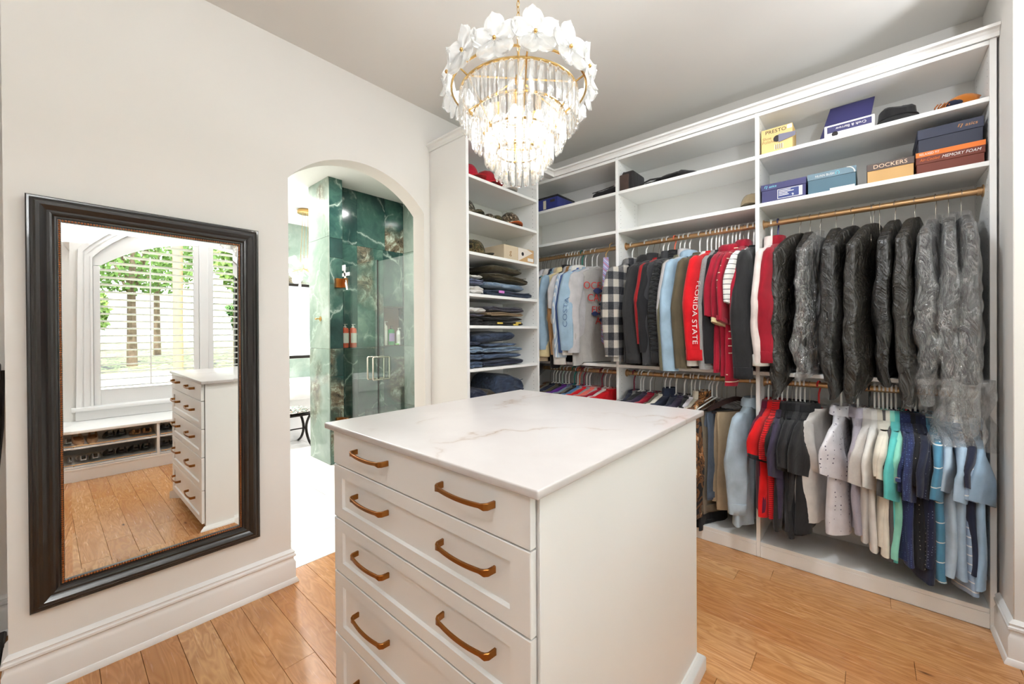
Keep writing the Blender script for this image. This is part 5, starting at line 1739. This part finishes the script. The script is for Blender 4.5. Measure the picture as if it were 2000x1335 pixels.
# ---------------- lower rod, corner bay
G = 'clothes on the lower rod of the corner bay'
LCOR = [(-2.20, 'wire', 'leath', 'brown leather jacket deepest on the lower corner rod'), (-2.165, 'white', 'olg', 'olive grey tee next to the leather jacket'), (-2.135, 'white', 'navy', 'navy tee second from the leather jacket'),
        (-2.10, 'white', 'navpuff', 'blue-black tee third from the leather jacket'), (-2.065, 'mint', 'olive', 'olive tee on the mint hanger'), (-2.03, 'white', 'blk2', 'black tee after the olive one in the corner bay'),
        (-1.995, 'white', 'purple', 'purple tee low in the corner bay'), (-1.938, 'teal', 'steel', 'steel blue tee on the teal hanger'), (-1.905, 'white', 'olg', 'grey-olive tee after the teal hanger'), (-1.885, 'orange', 'blk', 'black tee on the coral hanger'),
        (-1.842, 'maroon', 'blu', 'denim blue tee before the red one'), (-1.815, 'white', 'hgrey', 'grey tee between denim blue and red'), (-1.785, 'white', 'brred', 'bright red tee low in the corner bay'), (-1.745, 'wire', 'hgrey', 'grey raglan tee after the bright red one'),
        (-1.71, 'wire', 'coral', 'coral tee low in the corner bay'), (-1.667, 'maroon', 'gtee', 'pale grey tee on the second maroon hanger'), (-1.64, 'white', 'crim2', 'crimson raglan tee in the corner bay'), (-1.60, 'white', 'offw', 'cream tee before the last red one'), (-1.555, 'wire', 'brred', 'bright red tee against the corner bay divider')]
for i, (x, hc, mk, lb) in enumerate(LCOR):
    yw = radians(-14 - 10 * random.random())
    hang(x, hc, RODL, lb, yw)
    shirt(x, RODL, mk, lb, 'jacket' if 'jacket' in lb else 'shirt', 'short', 'crew', group=G, sl=.24, rx=.04, yaw=yw, low=True)


# ---------------- lettering and prints on the clothes
def text_mesh(s, size, mat, ext=.0004, sp=1.0):
    cu = bpy.data.curves.new('lettering', 'FONT')
    cu.body = s
    cu.size = size
    cu.extrude = ext
    cu.space_character = sp
    cu.align_x = 'CENTER'
    cu.align_y = 'CENTER'
    cu.resolution_u = 3
    ob = bpy.data.objects.new('t', cu)
    COL.objects.link(ob)
    bpy.context.view_layer.update()
    me = bpy.data.meshes.new_from_object(ob.evaluated_get(bpy.context.evaluated_depsgraph_get()))
    bpy.data.objects.remove(ob)
    bpy.data.curves.remove(cu)
    me.name = 'lettering'
    me.materials.clear()
    me.materials.append(mat)
    return me


def find(label):
    return next(o for o in bpy.data.objects if o.get('label') == label)


def sleeve_text(label, s, size, mat, zmid, length, sl, rx, x0=.0, th=0.0, up=1):
    """letters wrapped on the aisle-side sleeve, reading downwards; th turns them round the sleeve towards +X"""
    t = find(label)
    me = text_mesh(s, size, mat, 0, 1.05)
    z0, slope, sw, sl = -.144, .060, t['sw'], sl - .04
    sx = length / max(1e-4, max(v.co.x for v in me.vertices) - min(v.co.x for v in me.vertices))
    phi = math.asin(min(.93, rx / .066))
    for v in me.vertices:
        zz = zmid - up * v.co.x * sx
        tt = max(0, min(1, (z0 - slope * .72 - zz) / sl))
        yc, _ = sleeve_line(-1, sl, sw, z0, slope, tt)
        ph = phi * min(1, tt * 1.6)
        u, q = up * v.co.y + th, .040
        v.co = (u * sin(ph) + q * cos(ph) * 1.0, yc + u * cos(ph) - q * sin(ph), zz)
    place('lettering', me, t)


sleeve_text('bright red shirt with white lettering down the sleeve', 'FLORIDA STATE', .044, FM['white'], -.56, .40, .72, .046, th=-.012)
sleeve_text('pale blue shirt with lettering down the sleeve', 'COSTA', .05, plain('slate_ink', (84, 108, 140), .8), -.52, .24, .68, .046, th=-.008, up=-1)
t = find('grey long-sleeved tee with a red and navy print')
RED_INK, NAVY_INK = plain('red_ink', (196, 60, 52), .8), plain('navy_ink', (48, 58, 100), .8)
for s, zz, yy in (('OCEAN', -.30, -.02), ('CAMS', -.40, -.02), ('FISH', -.50, -.01), ('AT', -.59, .0)):
    me = text_mesh(s, .085, RED_INK, .0005)
    me.transform(Matrix(((0, 0, 1, .052), (1, 0, 0, yy), (0, 1, 0, zz), (0, 0, 0, 1))))
    place('lettering', me, t)
for yy, zz, k in ((-.02, -.34, 1), (.03, -.45, .9), (-.05, -.53, .8), (.02, -.58, .7)):
    m = MB()
    m.loft([[(.055 + dx, yy + k * (u - .5) * .11, zz + k * h_ * sg) for dx, sg in ((0, 1), (.001, 1), (.001, -1), (0, -1))] for u, h_ in ((0, .004), (.2, .02), (.45, .026), (.75, .01), (.85, .004), (1, .022))])
    m.build('fish_print', NAVY_INK, t)
t = find('cream polo with a tiny flag on its sleeve')
for a, b, c in ((0, .012, NAVY_INK), (.012, .02, FM['white']), (.02, .03, RED_INK)):
    MB().box((.030, -.345 + a, -.405), (.0485, -.345 + b, -.390)).build('flag_mark', c, t)
t = find('charcoal pullover with a small zip pocket')
MB().tube([(.062, -.17, -.36), (.062, -.17, -.50)], .002, 6).build('zip', BLACKP, t)
MB().sph((.066, -.17, -.36), .008, 8, 5).build('zip_pull', WHITEP, t)

# ================================================================== FOLDED CLOTHES, CAPS AND BOX ON THE SHELF TOWER
DN = {k: F('denim_' + k, a, 'denim', b, wr=.5) for k, a, b in (('dark', (30, 38, 54), (62, 74, 96)), ('mid', (44, 58, 82), (92, 110, 136)), ('light', (84, 106, 130), (150, 166, 182)), ('ink', (24, 28, 42), (50, 56, 78)))}
FM.update({'folive': F('olive_canvas', (62, 54, 36)), 'fwhite': F('white_denim', (216, 212, 206)), 'fbgrey': F('blue_grey_cotton', (96, 104, 128)), 'fblack': F('black_denim', (28, 26, 27)), 'fslate': F('slate_grey_cotton', (74, 72, 84)), 'fkhaki': F('khaki_cotton', (156, 132, 102)), 'fbrown': F('dark_brown_cotton', (58, 48, 36))})
FM.update({'d' + k: v for k, v in DN.items()})


def folded(y0, y1, za, zb, mk, label, layers=2, depth=.30, xf=None, tilt=0.0, name='folded_trousers', lean=0.0, waist=True):
    """one folded garment lying on a shelf; its rounded folds face the aisle (+X)"""
    GSEED[0] += 1.37
    sd = GSEED[0]
    zs_ = max(q for q in TT if q <= za + 1e-6)
    z0, z1 = zs_ + (za - zs_) * 1.17, zs_ + (zb - zs_) * 1.17 - .0015
    xf = TX - .02 if xf is None else xf
    cy, w_, h = (y0 + y1) / 2, (y1 - y0), (z1 - z0)
    t = empty(name, (xf - depth / 2, cy, z0), label, 'clothing', 'folded clothes on the shelf tower')
    m = MB()
    rings = []
    n, ny = 34, 22
    for j in range(ny + 1):
        v = -1 + 2 * j / ny
        e = .62 + .38 * (1 - abs(v) ** 8) ** .5
        ring = []
        for k in range(n):
            a = 2 * pi * k / n
            ca, sa = cos(a), sin(a)
            xx = depth / 2 * math.copysign(abs(ca) ** .45, ca)
            zz = h / 2 * math.copysign(abs(sa) ** .6, sa)
            zr = (zz / h + .5)
            if ca > 0:
                xx -= .012 * abs(cos(pi * layers * zr)) ** 3 + .006 * sin(v * 5 + sd)
            p = (xx, v * w_ / 2, zz)
            q = nz3((p[0], p[1], p[2] * 2), 11, sd)
            sag = -.10 * h * (v * v) * (1 if zz > 0 else 0)
            bul = (1 + .25 * nz3((v, 0, 0), 2.1, sd + 5))
            ring.append((xx * (.93 + .07 * e) + .010 * q, v * w_ / 2 * (.985 + .015 * ca) + .008 * nz3(p, 9, sd + 2), (zz * e * (bul if zz > 0 else 1) + sag + .004 * q) + h / 2 + lean * v * w_ / 2 + tilt * xx))
        rings.append([(p[0] + xf - depth / 2, p[1] + cy, max(p[2], .0) + z0) for p in ring])
    m.loft(rings)
    b = m.build('folded_cloth', FM[mk], t, ang=75)
    hem = MB()
    for s in range(layers):
        zz = z0 + h * (s + .5) / layers
        pts = [(xf + .0015 - .012 * 0 + .004 * sin(q + sd), cy + w_ * (-.42 + .84 * q / 8), zz + .25 * h / layers * sin(q * .9 + sd * 2 + s)) for q in range(9)]
        hem.tube(pts, .0028, 5)
    hem.build('fold_seam', FM[mk], t, ang=75)
    return t


Y0, Y1 = 1.895, 2.64
z = TT[3]
folded(1.90, 2.05, z, z + .055, 'fwhite', 'white folded trousers under the blue-grey pair, fourth tower shelf')
folded(1.90, 2.055, z + .056, z + .095, 'fbgrey', 'blue-grey folded trousers between two white pairs')
folded(1.90, 2.04, z + .096, z + .120, 'fwhite', 'white folded shorts topping the small stack on the fourth shelf', 1)
folded(2.09, 2.60, z, z + .045, 'ddark', 'dark folded jeans with a pink tag, below the olive trousers', 2)
folded(2.10, 2.50, z + .046, z + .095, 'dlight', 'light blue folded jeans below the olive trousers', 1, lean=-.02)
folded(2.12, 2.56, z + .096, z + .150, 'folive', 'olive folded cargo trousers, lower of the two', 2, lean=-.05)
folded(2.13, 2.48, z + .151, z + .205, 'folive', 'olive folded cargo trousers heaped on top of their stack', 1, lean=.0)
tg = box('pink_tag', (TX - .02, 2.20, z + .024), (TX - .014, 2.26, z + .046), plain('pink_card', (214, 130, 206), .6))
tag(tg, 'small pink tag stuck on the dark folded jeans', 'tag')
z = TT[4]
folded(1.90, 2.04, z, z + .05, 'fblack', 'black folded trousers at the bottom of the side stack, fifth shelf')
folded(1.90, 2.05, z + .051, z + .075, 'fslate', 'grey folded shorts below the white ones, fifth shelf', 1)
folded(1.90, 2.07, z + .076, z + .115, 'fwhite', 'white folded shorts on the black pile, fifth shelf', 1)
folded(2.06, 2.50, z, z + .032, 'fblack', 'black folded trousers with a yellow tag, lowest on the fifth shelf', 2)
folded(2.08, 2.48, z + .033, z + .062, 'fblack', 'black folded trousers second up on the fifth shelf', 1)
folded(2.09, 2.49, z + .063, z + .090, 'fkhaki', 'khaki folded shorts between the black and slate pairs', 2)
folded(2.10, 2.50, z + .091, z + .128, 'fslate', 'slate folded trousers on top of the khaki shorts', 2, lean=-.01)
YT = plain('yellow_card', (226, 196, 92), .6)
for i, (ya, zz) in enumerate(((2.36, .004), (2.39, .018), (2.18, .014))):
    tg = box('yellow_tag', (TX - .020, ya, z + zz), (TX - .012, ya + .06, z + zz + .012), YT)
    tag(tg, 'yellow paper tag on the black trousers, %s' % ('lowest', 'upper', 'nearest the side stack')[i], 'tag')
z = TT[5]
folded(1.90, 2.04, z + .0, z + .045, 'dmid', 'folded jeans at the bottom of the short side stack, sixth shelf')
folded(1.90, 2.05, z + .046, z + .09, 'dmid', 'folded jeans second up in the short side stack', 2)
folded(1.90, 2.04, z + .091, z + .135, 'dlight', 'faded folded jeans with frayed hem in the side stack', 2)
folded(1.90, 2.0, z + .136, z + .165, 'dink', 'dark folded jeans topping the short side stack', 1)
folded(2.06, 2.49, z, z + .045, 'dink', 'inky folded jeans at the bottom of the tall stack', 2)
folded(2.05, 2.47, z + .046, z + .085, 'dmid', 'folded jeans second up in the tall stack', 1)
folded(2.05, 2.48, z + .086, z + .125, 'dlight', 'washed folded jeans in the middle of the tall stack', 2)
folded(2.06, 2.40, z + .126, z + .150, 'dmid', 'thin folded jeans under the topmost pair', 1)
folded(1.97, 2.38, z + .151, z + .225, 'ddark', 'thick folded jeans leaning on top of the tall stack', 1, lean=.06)
z = TT[6]
folded(1.90, 2.09, z, z + .12, 'dink', 'inky blue folded trousers partly hidden by the island', 3)
folded(2.05, 2.25, z, z + .10, 'fbrown', 'dark brown folded trousers behind the island corner', 2)
folded(2.17, 2.50, z + .0, z + .19, 'ddark', 'big slumped pair of jeans showing above the island corner', 3, lean=-.08)


def cap(x, y, z, yaw, crown, brim, label, s=1.0, tip=0.0):
    t = empty('baseball_cap', (0, 0, 0), label, 'cap', 'caps on the shelves')
    m = MB()
    rings = []
    for i in range(8):
        a = (pi / 2) * i / 7
        r = .088 * cos(a) ** .75 if i < 7 else .006
        rings.append([(r * 1.08 * cos(q), r * .95 * sin(q), .012 + .105 * sin(a) ** 1.1) for q in [2 * pi * k / 24 for k in range(24)]])
    m.loft(rings)
    m.build('crown', crown, t, ang=60)
    for k in range(6):
        a = pi * k / 3
        MB().tube([(.0885 * 1.08 * cos(b) ** .75 * cos(a), .0885 * .95 * cos(b) ** .75 * sin(a), .013 + .1055 * sin(b) ** 1.1) for b in [1.5 * q / 8 for q in range(9)]], .0012, 5).build('panel_seam', crown, t)
    MB().sph((0, 0, .117), .007, 8, 4, (1, 1, .6)).build('button', brim, t)
    b = MB()
    rings = []
    for i in range(13):
        q = radians(-70 + 140 * i / 12)
        inn = (.094 * cos(q), .082 * sin(q), .014 - .0 * sin(q) ** 2)
        L = .070 * cos(q * .9) ** .6
        d = (inn[0] + L * (.55 + .45 * cos(q)), inn[1] * 1.02, .012 - .020 * sin(q) ** 2)
        rings.append([(inn[0], inn[1], inn[2] + .001), (d[0], d[1], d[2] + .002), (d[0], d[1], d[2] - .001), (inn[0], inn[1], inn[2] - .002)])
    b.loft(rings)
    b.build('brim', brim, t, ang=60)
    t.location = (x, y, z + .0085)
    t.rotation_euler = (0, tip, yaw)
    t.scale = (s, s, s)
    return t


CAMO1 = F('woodland_camo', (74, 72, 44), 'camo', (112, 100, 66), p=.035, rgb3=(40, 34, 26))
CAMO2 = F('timber_camo', (96, 84, 66), 'camo', (150, 136, 112), p=.03, rgb3=(220, 214, 200))
CREAMC = F('stone_twill', (214, 198, 176))
z = TT[0]
cx_ = TX - .13
cap(cx_, 1.985, z, radians(12), FM['crim2'], FM['brred'], 'red cap with a cream front nearest the arch on the top tower shelf')
cap(cx_ + .01, 2.17, z, radians(4), F('crimson_twill', (150, 20, 32)), FM['brred'], 'red cap in the middle of the top tower shelf')
wc = cap(cx_, 2.36, z, radians(-6), FM['white'], FM['white'], 'white cap with a small emblem on the top tower shelf')
for dx, dz, c in ((0, 0, NAVY_INK), (.004, -.012, plain('gold_ink', (226, 180, 60), .7)), (-.006, .012, NAVY_INK)):
    MB().sph((.092, .02 + dx, .052 + dz), .007, 8, 5, (.4, 1, 1)).build('emblem', c, wc)
z = TT[1]
cap(cx_ - .02, 1.97, z, radians(20), F('grey_camo', (84, 82, 70), 'camo', (150, 146, 130), p=.03, rgb3=(40, 38, 34)), CAMO1, 'grey camouflage cap nearest the arch on the second shelf')
cap(cx_, 2.10, z, radians(2), CAMO1, CAMO1, 'low olive camouflage cap second along', .62)
cap(cx_ + .0, 2.215, z, radians(6), CAMO2, CAMO2, 'small tan camouflage cap third along', .55)
cap(cx_ + .0, 2.30, z, radians(6), CAMO1, CAMO1, 'small brown camouflage cap fourth along', .6)
cap(cx_ + .01, 2.44, z, radians(-22), CAMO2, F('blaze_orange', (226, 108, 30)), 'camouflage cap with a blaze orange brim')
z = TT[2]
cap(cx_ - .02, 2.06, z, radians(30), CAMO1, CAMO1, 'woodland camouflage cap beside the cardboard shoebox')


def carton(name, lo, hi, mat, lidmat, lid, label, yaw=0.0, lidover=.003, cat='box'):
    """box with a separate lid, front facing -Y"""
    c = Vector(((lo[0] + hi[0]) / 2, (lo[1] + hi[1]) / 2, lo[2]))
    t = empty(name, c, label, cat)
    box('carton', lo, (hi[0], hi[1], hi[2] - .002), mat, t, .001)
    if lid:
        box('lid', (lo[0] - lidover, lo[1] - lidover, hi[2] - lid), (hi[0] + lidover, hi[1] + lidover, hi[2]), lidmat, t, .0015)
    t.rotation_euler = (0, 0, yaw)
    return t


def print_on(t, s, size, mat, x, y, z, face='-y', flip=False, shear=0.0, width=None):
    me = text_mesh(s, size, mat, .0003)
    if width:
        ex = max(v.co.x for v in me.vertices) - min(v.co.x for v in me.vertices)
        for v in me.vertices: v.co.x *= width / ex
    for v in me.vertices:
        v.co.x += v.co.y * shear
        if flip: v.co.x, v.co.y = -v.co.x, -v.co.y
    o = ORG[t]
    if face == '-y':
        me.transform(Matrix(((1, 0, 0, x - o.x), (0, 0, -1, y - o.y), (0, 1, 0, z - o.z), (0, 0, 0, 1))))
    else:  # +x
        me.transform(Matrix(((0, 0, 1, x - o.x), (1, 0, 0, y - o.y), (0, 1, 0, z - o.z), (0, 0, 0, 1))))
    return place('lettering', me, t)


CARD = plain('kraft_card', (196, 158, 112), .8)
WINK, BINK = plain('white_ink', (236, 234, 230), .7), plain('dark_ink', (44, 38, 38), .7)
# cardboard shoebox on the third tower shelf (front faces +X)
kb = empty('shoebox', (TX - .17, 2.52, TT[2]), 'tan and white cardboard shoebox with a round hole, third tower shelf', 'box')
box('carton', (TX - .33, 2.255, TT[2]), (TX - .012, 2.615, TT[2] + .108), plain('cream_card', (206, 188, 160), .8), kb, .001)
box('end_panel', (TX - .0125, 2.415, TT[2] + .001), (TX - .010, 2.614, TT[2] + .106), CARD, kb, 0)
extrude_poly([[(2.4155, TT[2] + .001), (2.4155, TT[2] + .106), (2.52, TT[2] + .106), (2.60, TT[2] + .085)]], 'x', TX - .0101, TX - .0092).build('white_print', plain('white_card', (226, 216, 204), .8), kb)
MB().tube([(TX - .0105, 2.472, TT[2] + .062), (TX - .0085, 2.472, TT[2] + .062)], .015, 16).build('finger_hole', BINK, kb)
box('size_label', (TX - .0101, 2.535, TT[2] + .012), (TX - .009, 2.605, TT[2] + .038), WINK, kb, 0)
print_on(kb, 'g', .06, plain('brown_ink', (150, 110, 70), .7), TX - .0115, 2.33, TT[2] + .055, '+x')

# ================================================================== BOXES, BAGS AND BIN ON THE TOP CLOSET SHELVES
ZA, ZC = 2.4895, 2.1905
yb0 = CF + .022
PURP = plain('indigo_card', (52, 50, 98), .55)
t = empty('polisher_box', (-.42, yb0 + .07, ZA), 'yellow appliance box with a picture of a grey handheld tool', 'box')
YEL = plain('yellow_box_card', (232, 196, 128), .6)
box('carton', (-.495, yb0, ZA), (-.335, yb0 + .16, ZA + .150), YEL, t, .001)
print_on(t, 'PRESTO', .03, BINK, -.42, yb0 - .0006, ZA + .128, width=.105)
print_on(t, 'Shoe', .024, plain('tan_ink', (150, 118, 70), .7), -.465, yb0 - .0006, ZA + .092)
print_on(t, 'Polisher', .024, plain('tan_ink2', (150, 118, 70), .7), -.452, yb0 - .0006, ZA + .070)
for i in range(9):
    MB().box((-.425 + i * .005, yb0 - .0008, ZA + .015), (-.4225 + i * .005, yb0 - .0002, ZA + .045)).build('barcode_bar', BINK if i % 2 else WINK, t)
m = MB()
m.loft([[(-.405 + .085 * u, yb0 - .003 + .002 * s, ZA + .078 + .006 * u + .024 * (1 - .5 * u) * k) for s, k in ((-1, 1), (1, 1), (1, -1), (-1, -1))] for u in (0, .15, .6, 1)])
m.build('tool_picture', plain('grey_print', (120, 118, 136), .6), t)
MB().tube([(-.412, yb0 - .0005, ZA + .08), (-.412, yb0 - .002, ZA + .08)], .020, 14).build('brush_picture', BINK, t)
box('corner_label', (-.362, yb0 - .0008, ZA + .124), (-.338, yb0, ZA + .146), WINK, t, 0)
# indigo box lying with its lid propped behind
t = empty('shoebox', (-.1, yb0 + .1, ZA), 'indigo shoebox lid standing behind the white-edged box', 'box')
m = MB()
m.loft([[(-.212, yb0 + .02, ZA), (.0, yb0 + .02, ZA), (.0, yb0 + .035, ZA), (-.212, yb0 + .035, ZA)], [(-.165, yb0 + .12, ZA + .215), (.03, yb0 + .12, ZA + .215), (.03, yb0 + .135, ZA + .215), (-.165, yb0 + .135, ZA + .215)]])
m.build('propped_lid', PURP, t, .001)
t = empty('shoebox', (-.07, yb0 + .08, ZA), 'white-edged indigo shoebox with upside-down lettering', 'box')
box('carton', (-.185, yb0 - .012, ZA), (.028, yb0 + .015, ZA + .066), WINK, t, .002)
box('label_panel', (-.172, yb0 - .0135, ZA + .022), (.016, yb0 - .0118, ZA + .056), PURP, t, 0)
print_on(t, 'Croft & Barrow', .02, WINK, -.07, yb0 - .0142, ZA + .040, flip=True)
MB().tube([(-.138, yb0 - .0115, ZA + .012), (-.138, yb0 - .0135, ZA + .012)], .014, 14).build('finger_hole', BINK, t)
# black bucket hat
t = empty('bucket_hat', (.12, yb0 + .09, ZA), 'slouched black bucket hat between the indigo box and the leather mitt', 'hat')
m = MB()
rings = []
for i, (r, zz) in enumerate(((.105, .0), (.100, .012), (.082, .035), (.074, .05), (.070, .085), (.055, .100), (.02, .104))):
    rings.append([(.12 + r * cos(a) * (1.0 if a < pi else 1) + .012 * nz3((r, a, zz), 3, 2), yb0 + .1 + r * sin(a), ZA + max(0, zz + .012 * sin(2 * a + .8) * (1 if i > 3 else .2))) for a in [2 * pi * k / 26 for k in range(26)]])
m.loft(rings)
m.build('hat_shell', FM['blk2'], t, ang=60)
MB().tube([(.12 + .079 * cos(a), yb0 + .1 + .079 * sin(a), ZA + .044) for a in [2 * pi * k / 26 for k in range(26)]], .004, 6, closed=True).build('band', FM['blk2'], t)
# orange leather mitt
t = empty('leather_mitt', (.33, yb0 + .08, ZA), 'orange leather ball mitt with a navy patch by the end panel', 'mitt')
MITT = F('orange_leather', (190, 112, 36), rough=.5)
m = MB()
rings = []
for i in range(12):
    u = i / 11
    hgt = .012 + .082 * sin(pi * min(1, u * .75 + .05)) ** 1.2 * (.35 + .65 * u)
    rings.append([(.235 + .175 * u + .008 * nz3((u, a, 0), 3, 1), yb0 + .085 + .075 * sin(pi * (.12 + .8 * u)) * cos(a), ZA + hgt * .5 * (1 + sin(a)) + .003 * nz3((a, u, 1), 4, 3) * (1 if sin(a) > -.5 else 0)) for a in [2 * pi * k / 16 for k in range(16)]])
m.loft(rings)
m.v = [(x, y, max(z, ZA)) for x, y, z in m.v]
m.build('mitt_shell', MITT, t, ang=60)
MB().sph((.315, yb0 + .02, ZA + .022), .03, 10, 6, (1.1, .5, .6)).build('patch', FM['navy'], t)
for k in range(5):
    MB().tube([(.25 + .012 * k, yb0 + .022, ZA + .012), (.252 + .012 * k, yb0 + .008, ZA + .02), (.262 + .012 * k, yb0 + .014, ZA + .034)], .003, 5).build('lacing', F('lace_leather_%d' % k, (170, 96, 40), rough=.5), t)
# second shelf
t = carton('shoebox', (-.494, yb0, ZC), (-.272, yb0 + .30, ZC + .112), PURP, PURP, .038, 'indigo shoebox with a white size label beside the divider')
AQ = plain('aqua_ink', (130, 214, 226), .6)
print_on(t, 'asics', .021, AQ, -.435, yb0 - .0036, ZC + .094, shear=.2)
MB().tube([(-.470, yb0 - .0034, ZC + .085), (-.464, yb0 - .0036, ZC + .10), (-.474, yb0 - .0036, ZC + .102), (-.478, yb0 - .0036, ZC + .09)], .0018, 5).build('emblem', AQ, t)
box('label_frame', (-.412, yb0 - .0006, ZC + .012), (-.288, yb0, ZC + .068), WINK, t, 0)
box('label_field', (-.409, yb0 - .0010, ZC + .015), (-.305, yb0 - .0004, ZC + .065), plain('navy_print', (50, 62, 120), .6), t, 0)
for i, wd in enumerate((.06, .075, .045, .05)):
    box('label_line', (-.405, yb0 - .0014, ZC + .056 - i * .009), (-.405 + wd, yb0 - .0008, ZC + .060 - i * .009), WINK, t, 0)
print_on(t, '9', .022, WINK, -.335, yb0 - .0014, ZC + .024)
t = carton('shoebox', (-.262, yb0 + .006, ZC), (-.05, yb0 + .30, ZC + .118), plain('teal_card', (78, 108, 124), .6), plain('teal_lid_card', (112, 136, 150), .6), .036, 'teal grey shoebox with a curved white corner stripe')
print_on(t, 'NUNN BUSH', .018, WINK, -.185, yb0 + .0025, ZC + .098, width=.085)
m = MB().tube([(-.088 + .034 * cos(a), yb0 + .0025, ZC + .083 + .034 * sin(a)) for a in [pi / 2 - pi / 2 * k / 8 for k in range(9)]], .003, 5)
m.build('corner_stripe', WINK, t)
MB().tube([(-.128 + .008 * cos(a), yb0 + .002, ZC + .098 + .010 * sin(a)) for a in [radians(-50 + 280 * k / 12) for k in range(13)]], .0016, 5).build('emblem', AQ, t)
box('size_label', (-.162, yb0 + .0055, ZC + .004), (-.054, yb0 + .0062, ZC + .018), WINK, t, 0)
t = carton('shoebox', (-.002, yb0 + .01, ZC), (.176, yb0 + .30, ZC + .104), plain('tan_card', (206, 164, 108), .7), plain('brown_lid_card', (92, 78, 74), .6), .036, 'tan shoebox with a dark brown lid beside the rust one')
print_on(t, 'DOCKERS', .028, plain('peach_ink', (240, 206, 176), .6), .087, yb0 + .0062, ZC + .085, width=.13)
RUST, ORA = plain('rust_card', (106, 44, 28), .6), plain('orange_card', (226, 118, 40), .6)
t = carton('shoebox', (.186, yb0 - .004, ZC), (.412, yb0 + .29, ZC + .105), RUST, RUST, .058, 'rust and orange shoebox under the dark navy one')
box('orange_band', (.1825, yb0 - .0078, ZC + .082), (.4155, yb0 - .0068, ZC + .106), ORA, t, 0)
print_on(t, 'RELAXED FIT', .016, WINK, .23, yb0 - .0082, ZC + .094, width=.07)
print_on(t, 'Air-Cooled', .02, ORA, .232, yb0 - .0074, ZC + .066, shear=.2, width=.068)
print_on(t, 'MEMORY FOAM', .02, WINK, .338, yb0 - .0074, ZC + .066, shear=.25, width=.125)
t = carton('shoebox', (.192, yb0, ZC + .1065), (.408, yb0 + .30, ZC + .222), plain('navy_card', (42, 46, 64), .6), plain('navy_lid_card', (46, 50, 70), .6), .05, 'dark navy shoebox stacked on the rust and orange one')
CO = plain('copper_ink', (206, 146, 90), .5)
print_on(t, 'asics', .022, CO, .372, yb0 - .0036, ZC + .198, shear=.2)
MB().tube([(.336, yb0 - .0034, ZC + .188), (.343, yb0 - .0036, ZC + .205), (.332, yb0 - .0036, ZC + .206), (.328, yb0 - .0036, ZC + .193)], .002, 5).build('emblem', CO, t)
# middle bay: black bags
BAGF = F('black_canvas', (34, 31, 32), rough=.7)
t = empty('laptop_bag', (-1.37, yb0 + .12, ZA), 'black and brown camera bag standing at the divider', 'bag')
box('bag_body', (-1.435, yb0 + .01, ZA), (-1.335, yb0 + .22, ZA + .150), BAGF, t, .018, 3)
box('side_pocket', (-1.443, yb0 - .004, ZA + .002), (-1.37, yb0 + .012, ZA + .125), F('brown_canvas', (74, 58, 52)), t, .006, 2)
MB().tube([(-1.42, yb0 + .02, ZA + .145), (-1.41, yb0 + .08, ZA + .162), (-1.40, yb0 + .14, ZA + .145)], .006, 6).build('handle', BAGF, t)


def soft_lump(name, x0, x1, y0, d, z, h, mat, label, cat, seed, prof):
    t = empty(name, ((x0 + x1) / 2, y0 + d / 2, z), label, cat)
    m = MB()
    rings = []
    n = len(prof)
    for i in range(n * 3 - 2):
        u = i / (n * 3 - 3)
        q = u * (n - 1)
        k = min(int(q), n - 2)
        hh = h * (prof[k] + (prof[k + 1] - prof[k]) * (q - k))
        rings.append([(x0 + (x1 - x0) * u + .006 * nz3((u * 3, a, 0), 2, seed), y0 + d / 2 + d / 2 * math.copysign(abs(cos(a)) ** .7, cos(a)) * min(1, .4 + hh / h), z + max(0, hh * (.5 + .5 * sin(a)) + .008 * nz3((u * 4, a, 1), 2, seed) * (1 if sin(a) > 0 else 0))) for a in [2 * pi * j / 18 for j in range(18)]])
    m.loft(rings)
    m.build('soft_shell', mat, t, ang=60)
    return t


t = soft_lump('duffel_bag', -1.31, -.80, yb0 + .01, .26, ZA, .075, BAGF, 'flat empty black duffel bag along the middle bay top shelf', 'bag', 2.0, (.2, .5, .55, .8, .75, .95, .6, .25, .1))
MB().tube([(-1.28, yb0 + .0, ZA + .012), (-1.2, yb0 - .004, ZA + .03), (-1.1, yb0 + .0, ZA + .022), (-1.0, yb0 - .004, ZA + .034)], .006, 6).build('strap', BAGF, t)
t = soft_lump('duffel_bag', -1.735, -1.475, yb0 + .02, .28, ZA, .085, BAGF, 'rounded black bag on the corner bay top shelf', 'bag', 5.0, (.1, .7, .85, .8, .95, 1, .9))
MB().tube([(-1.70, yb0 + .03, ZA + .055), (-1.6, yb0 + .018, ZA + .055), (-1.5, yb0 + .02, ZA + .066)], .003, 6).build('zip', BLACKM, t)
t = empty('storage_bin', (-2.12, yb0 + .1, ZA), 'blue fabric storage bin in the top corner beside the tower', 'bin')
box('bin_body', (-2.26, yb0 - .01, ZA), (-2.02, yb0 + .26, ZA + .10), F('royal_canvas', (46, 54, 120)), t, .004)
box('bin_rim', (-2.262, yb0 - .012, ZA + .10), (-2.018, yb0 + .262, ZA + .118), F('dark_canvas', (26, 26, 34)), t, .004)
box('grip_hole', (-2.10, yb0 - .0115, ZA + .06), (-2.05, yb0 - .0095, ZA + .082), BINK, t, 0)
box('label_card', (-2.175, yb0 - .0115, ZA + .01), (-2.145, yb0 - .0095, ZA + .085), plain('cream_label', (214, 204, 184), .7), t, 0)
cap(-.565, yb0 + .10, ZC, radians(-90), F('tan_twill_cap', (150, 132, 104)), F('tan_twill_brim', (150, 132, 104)), 'tan cap alone on the middle bay shelf', .8)
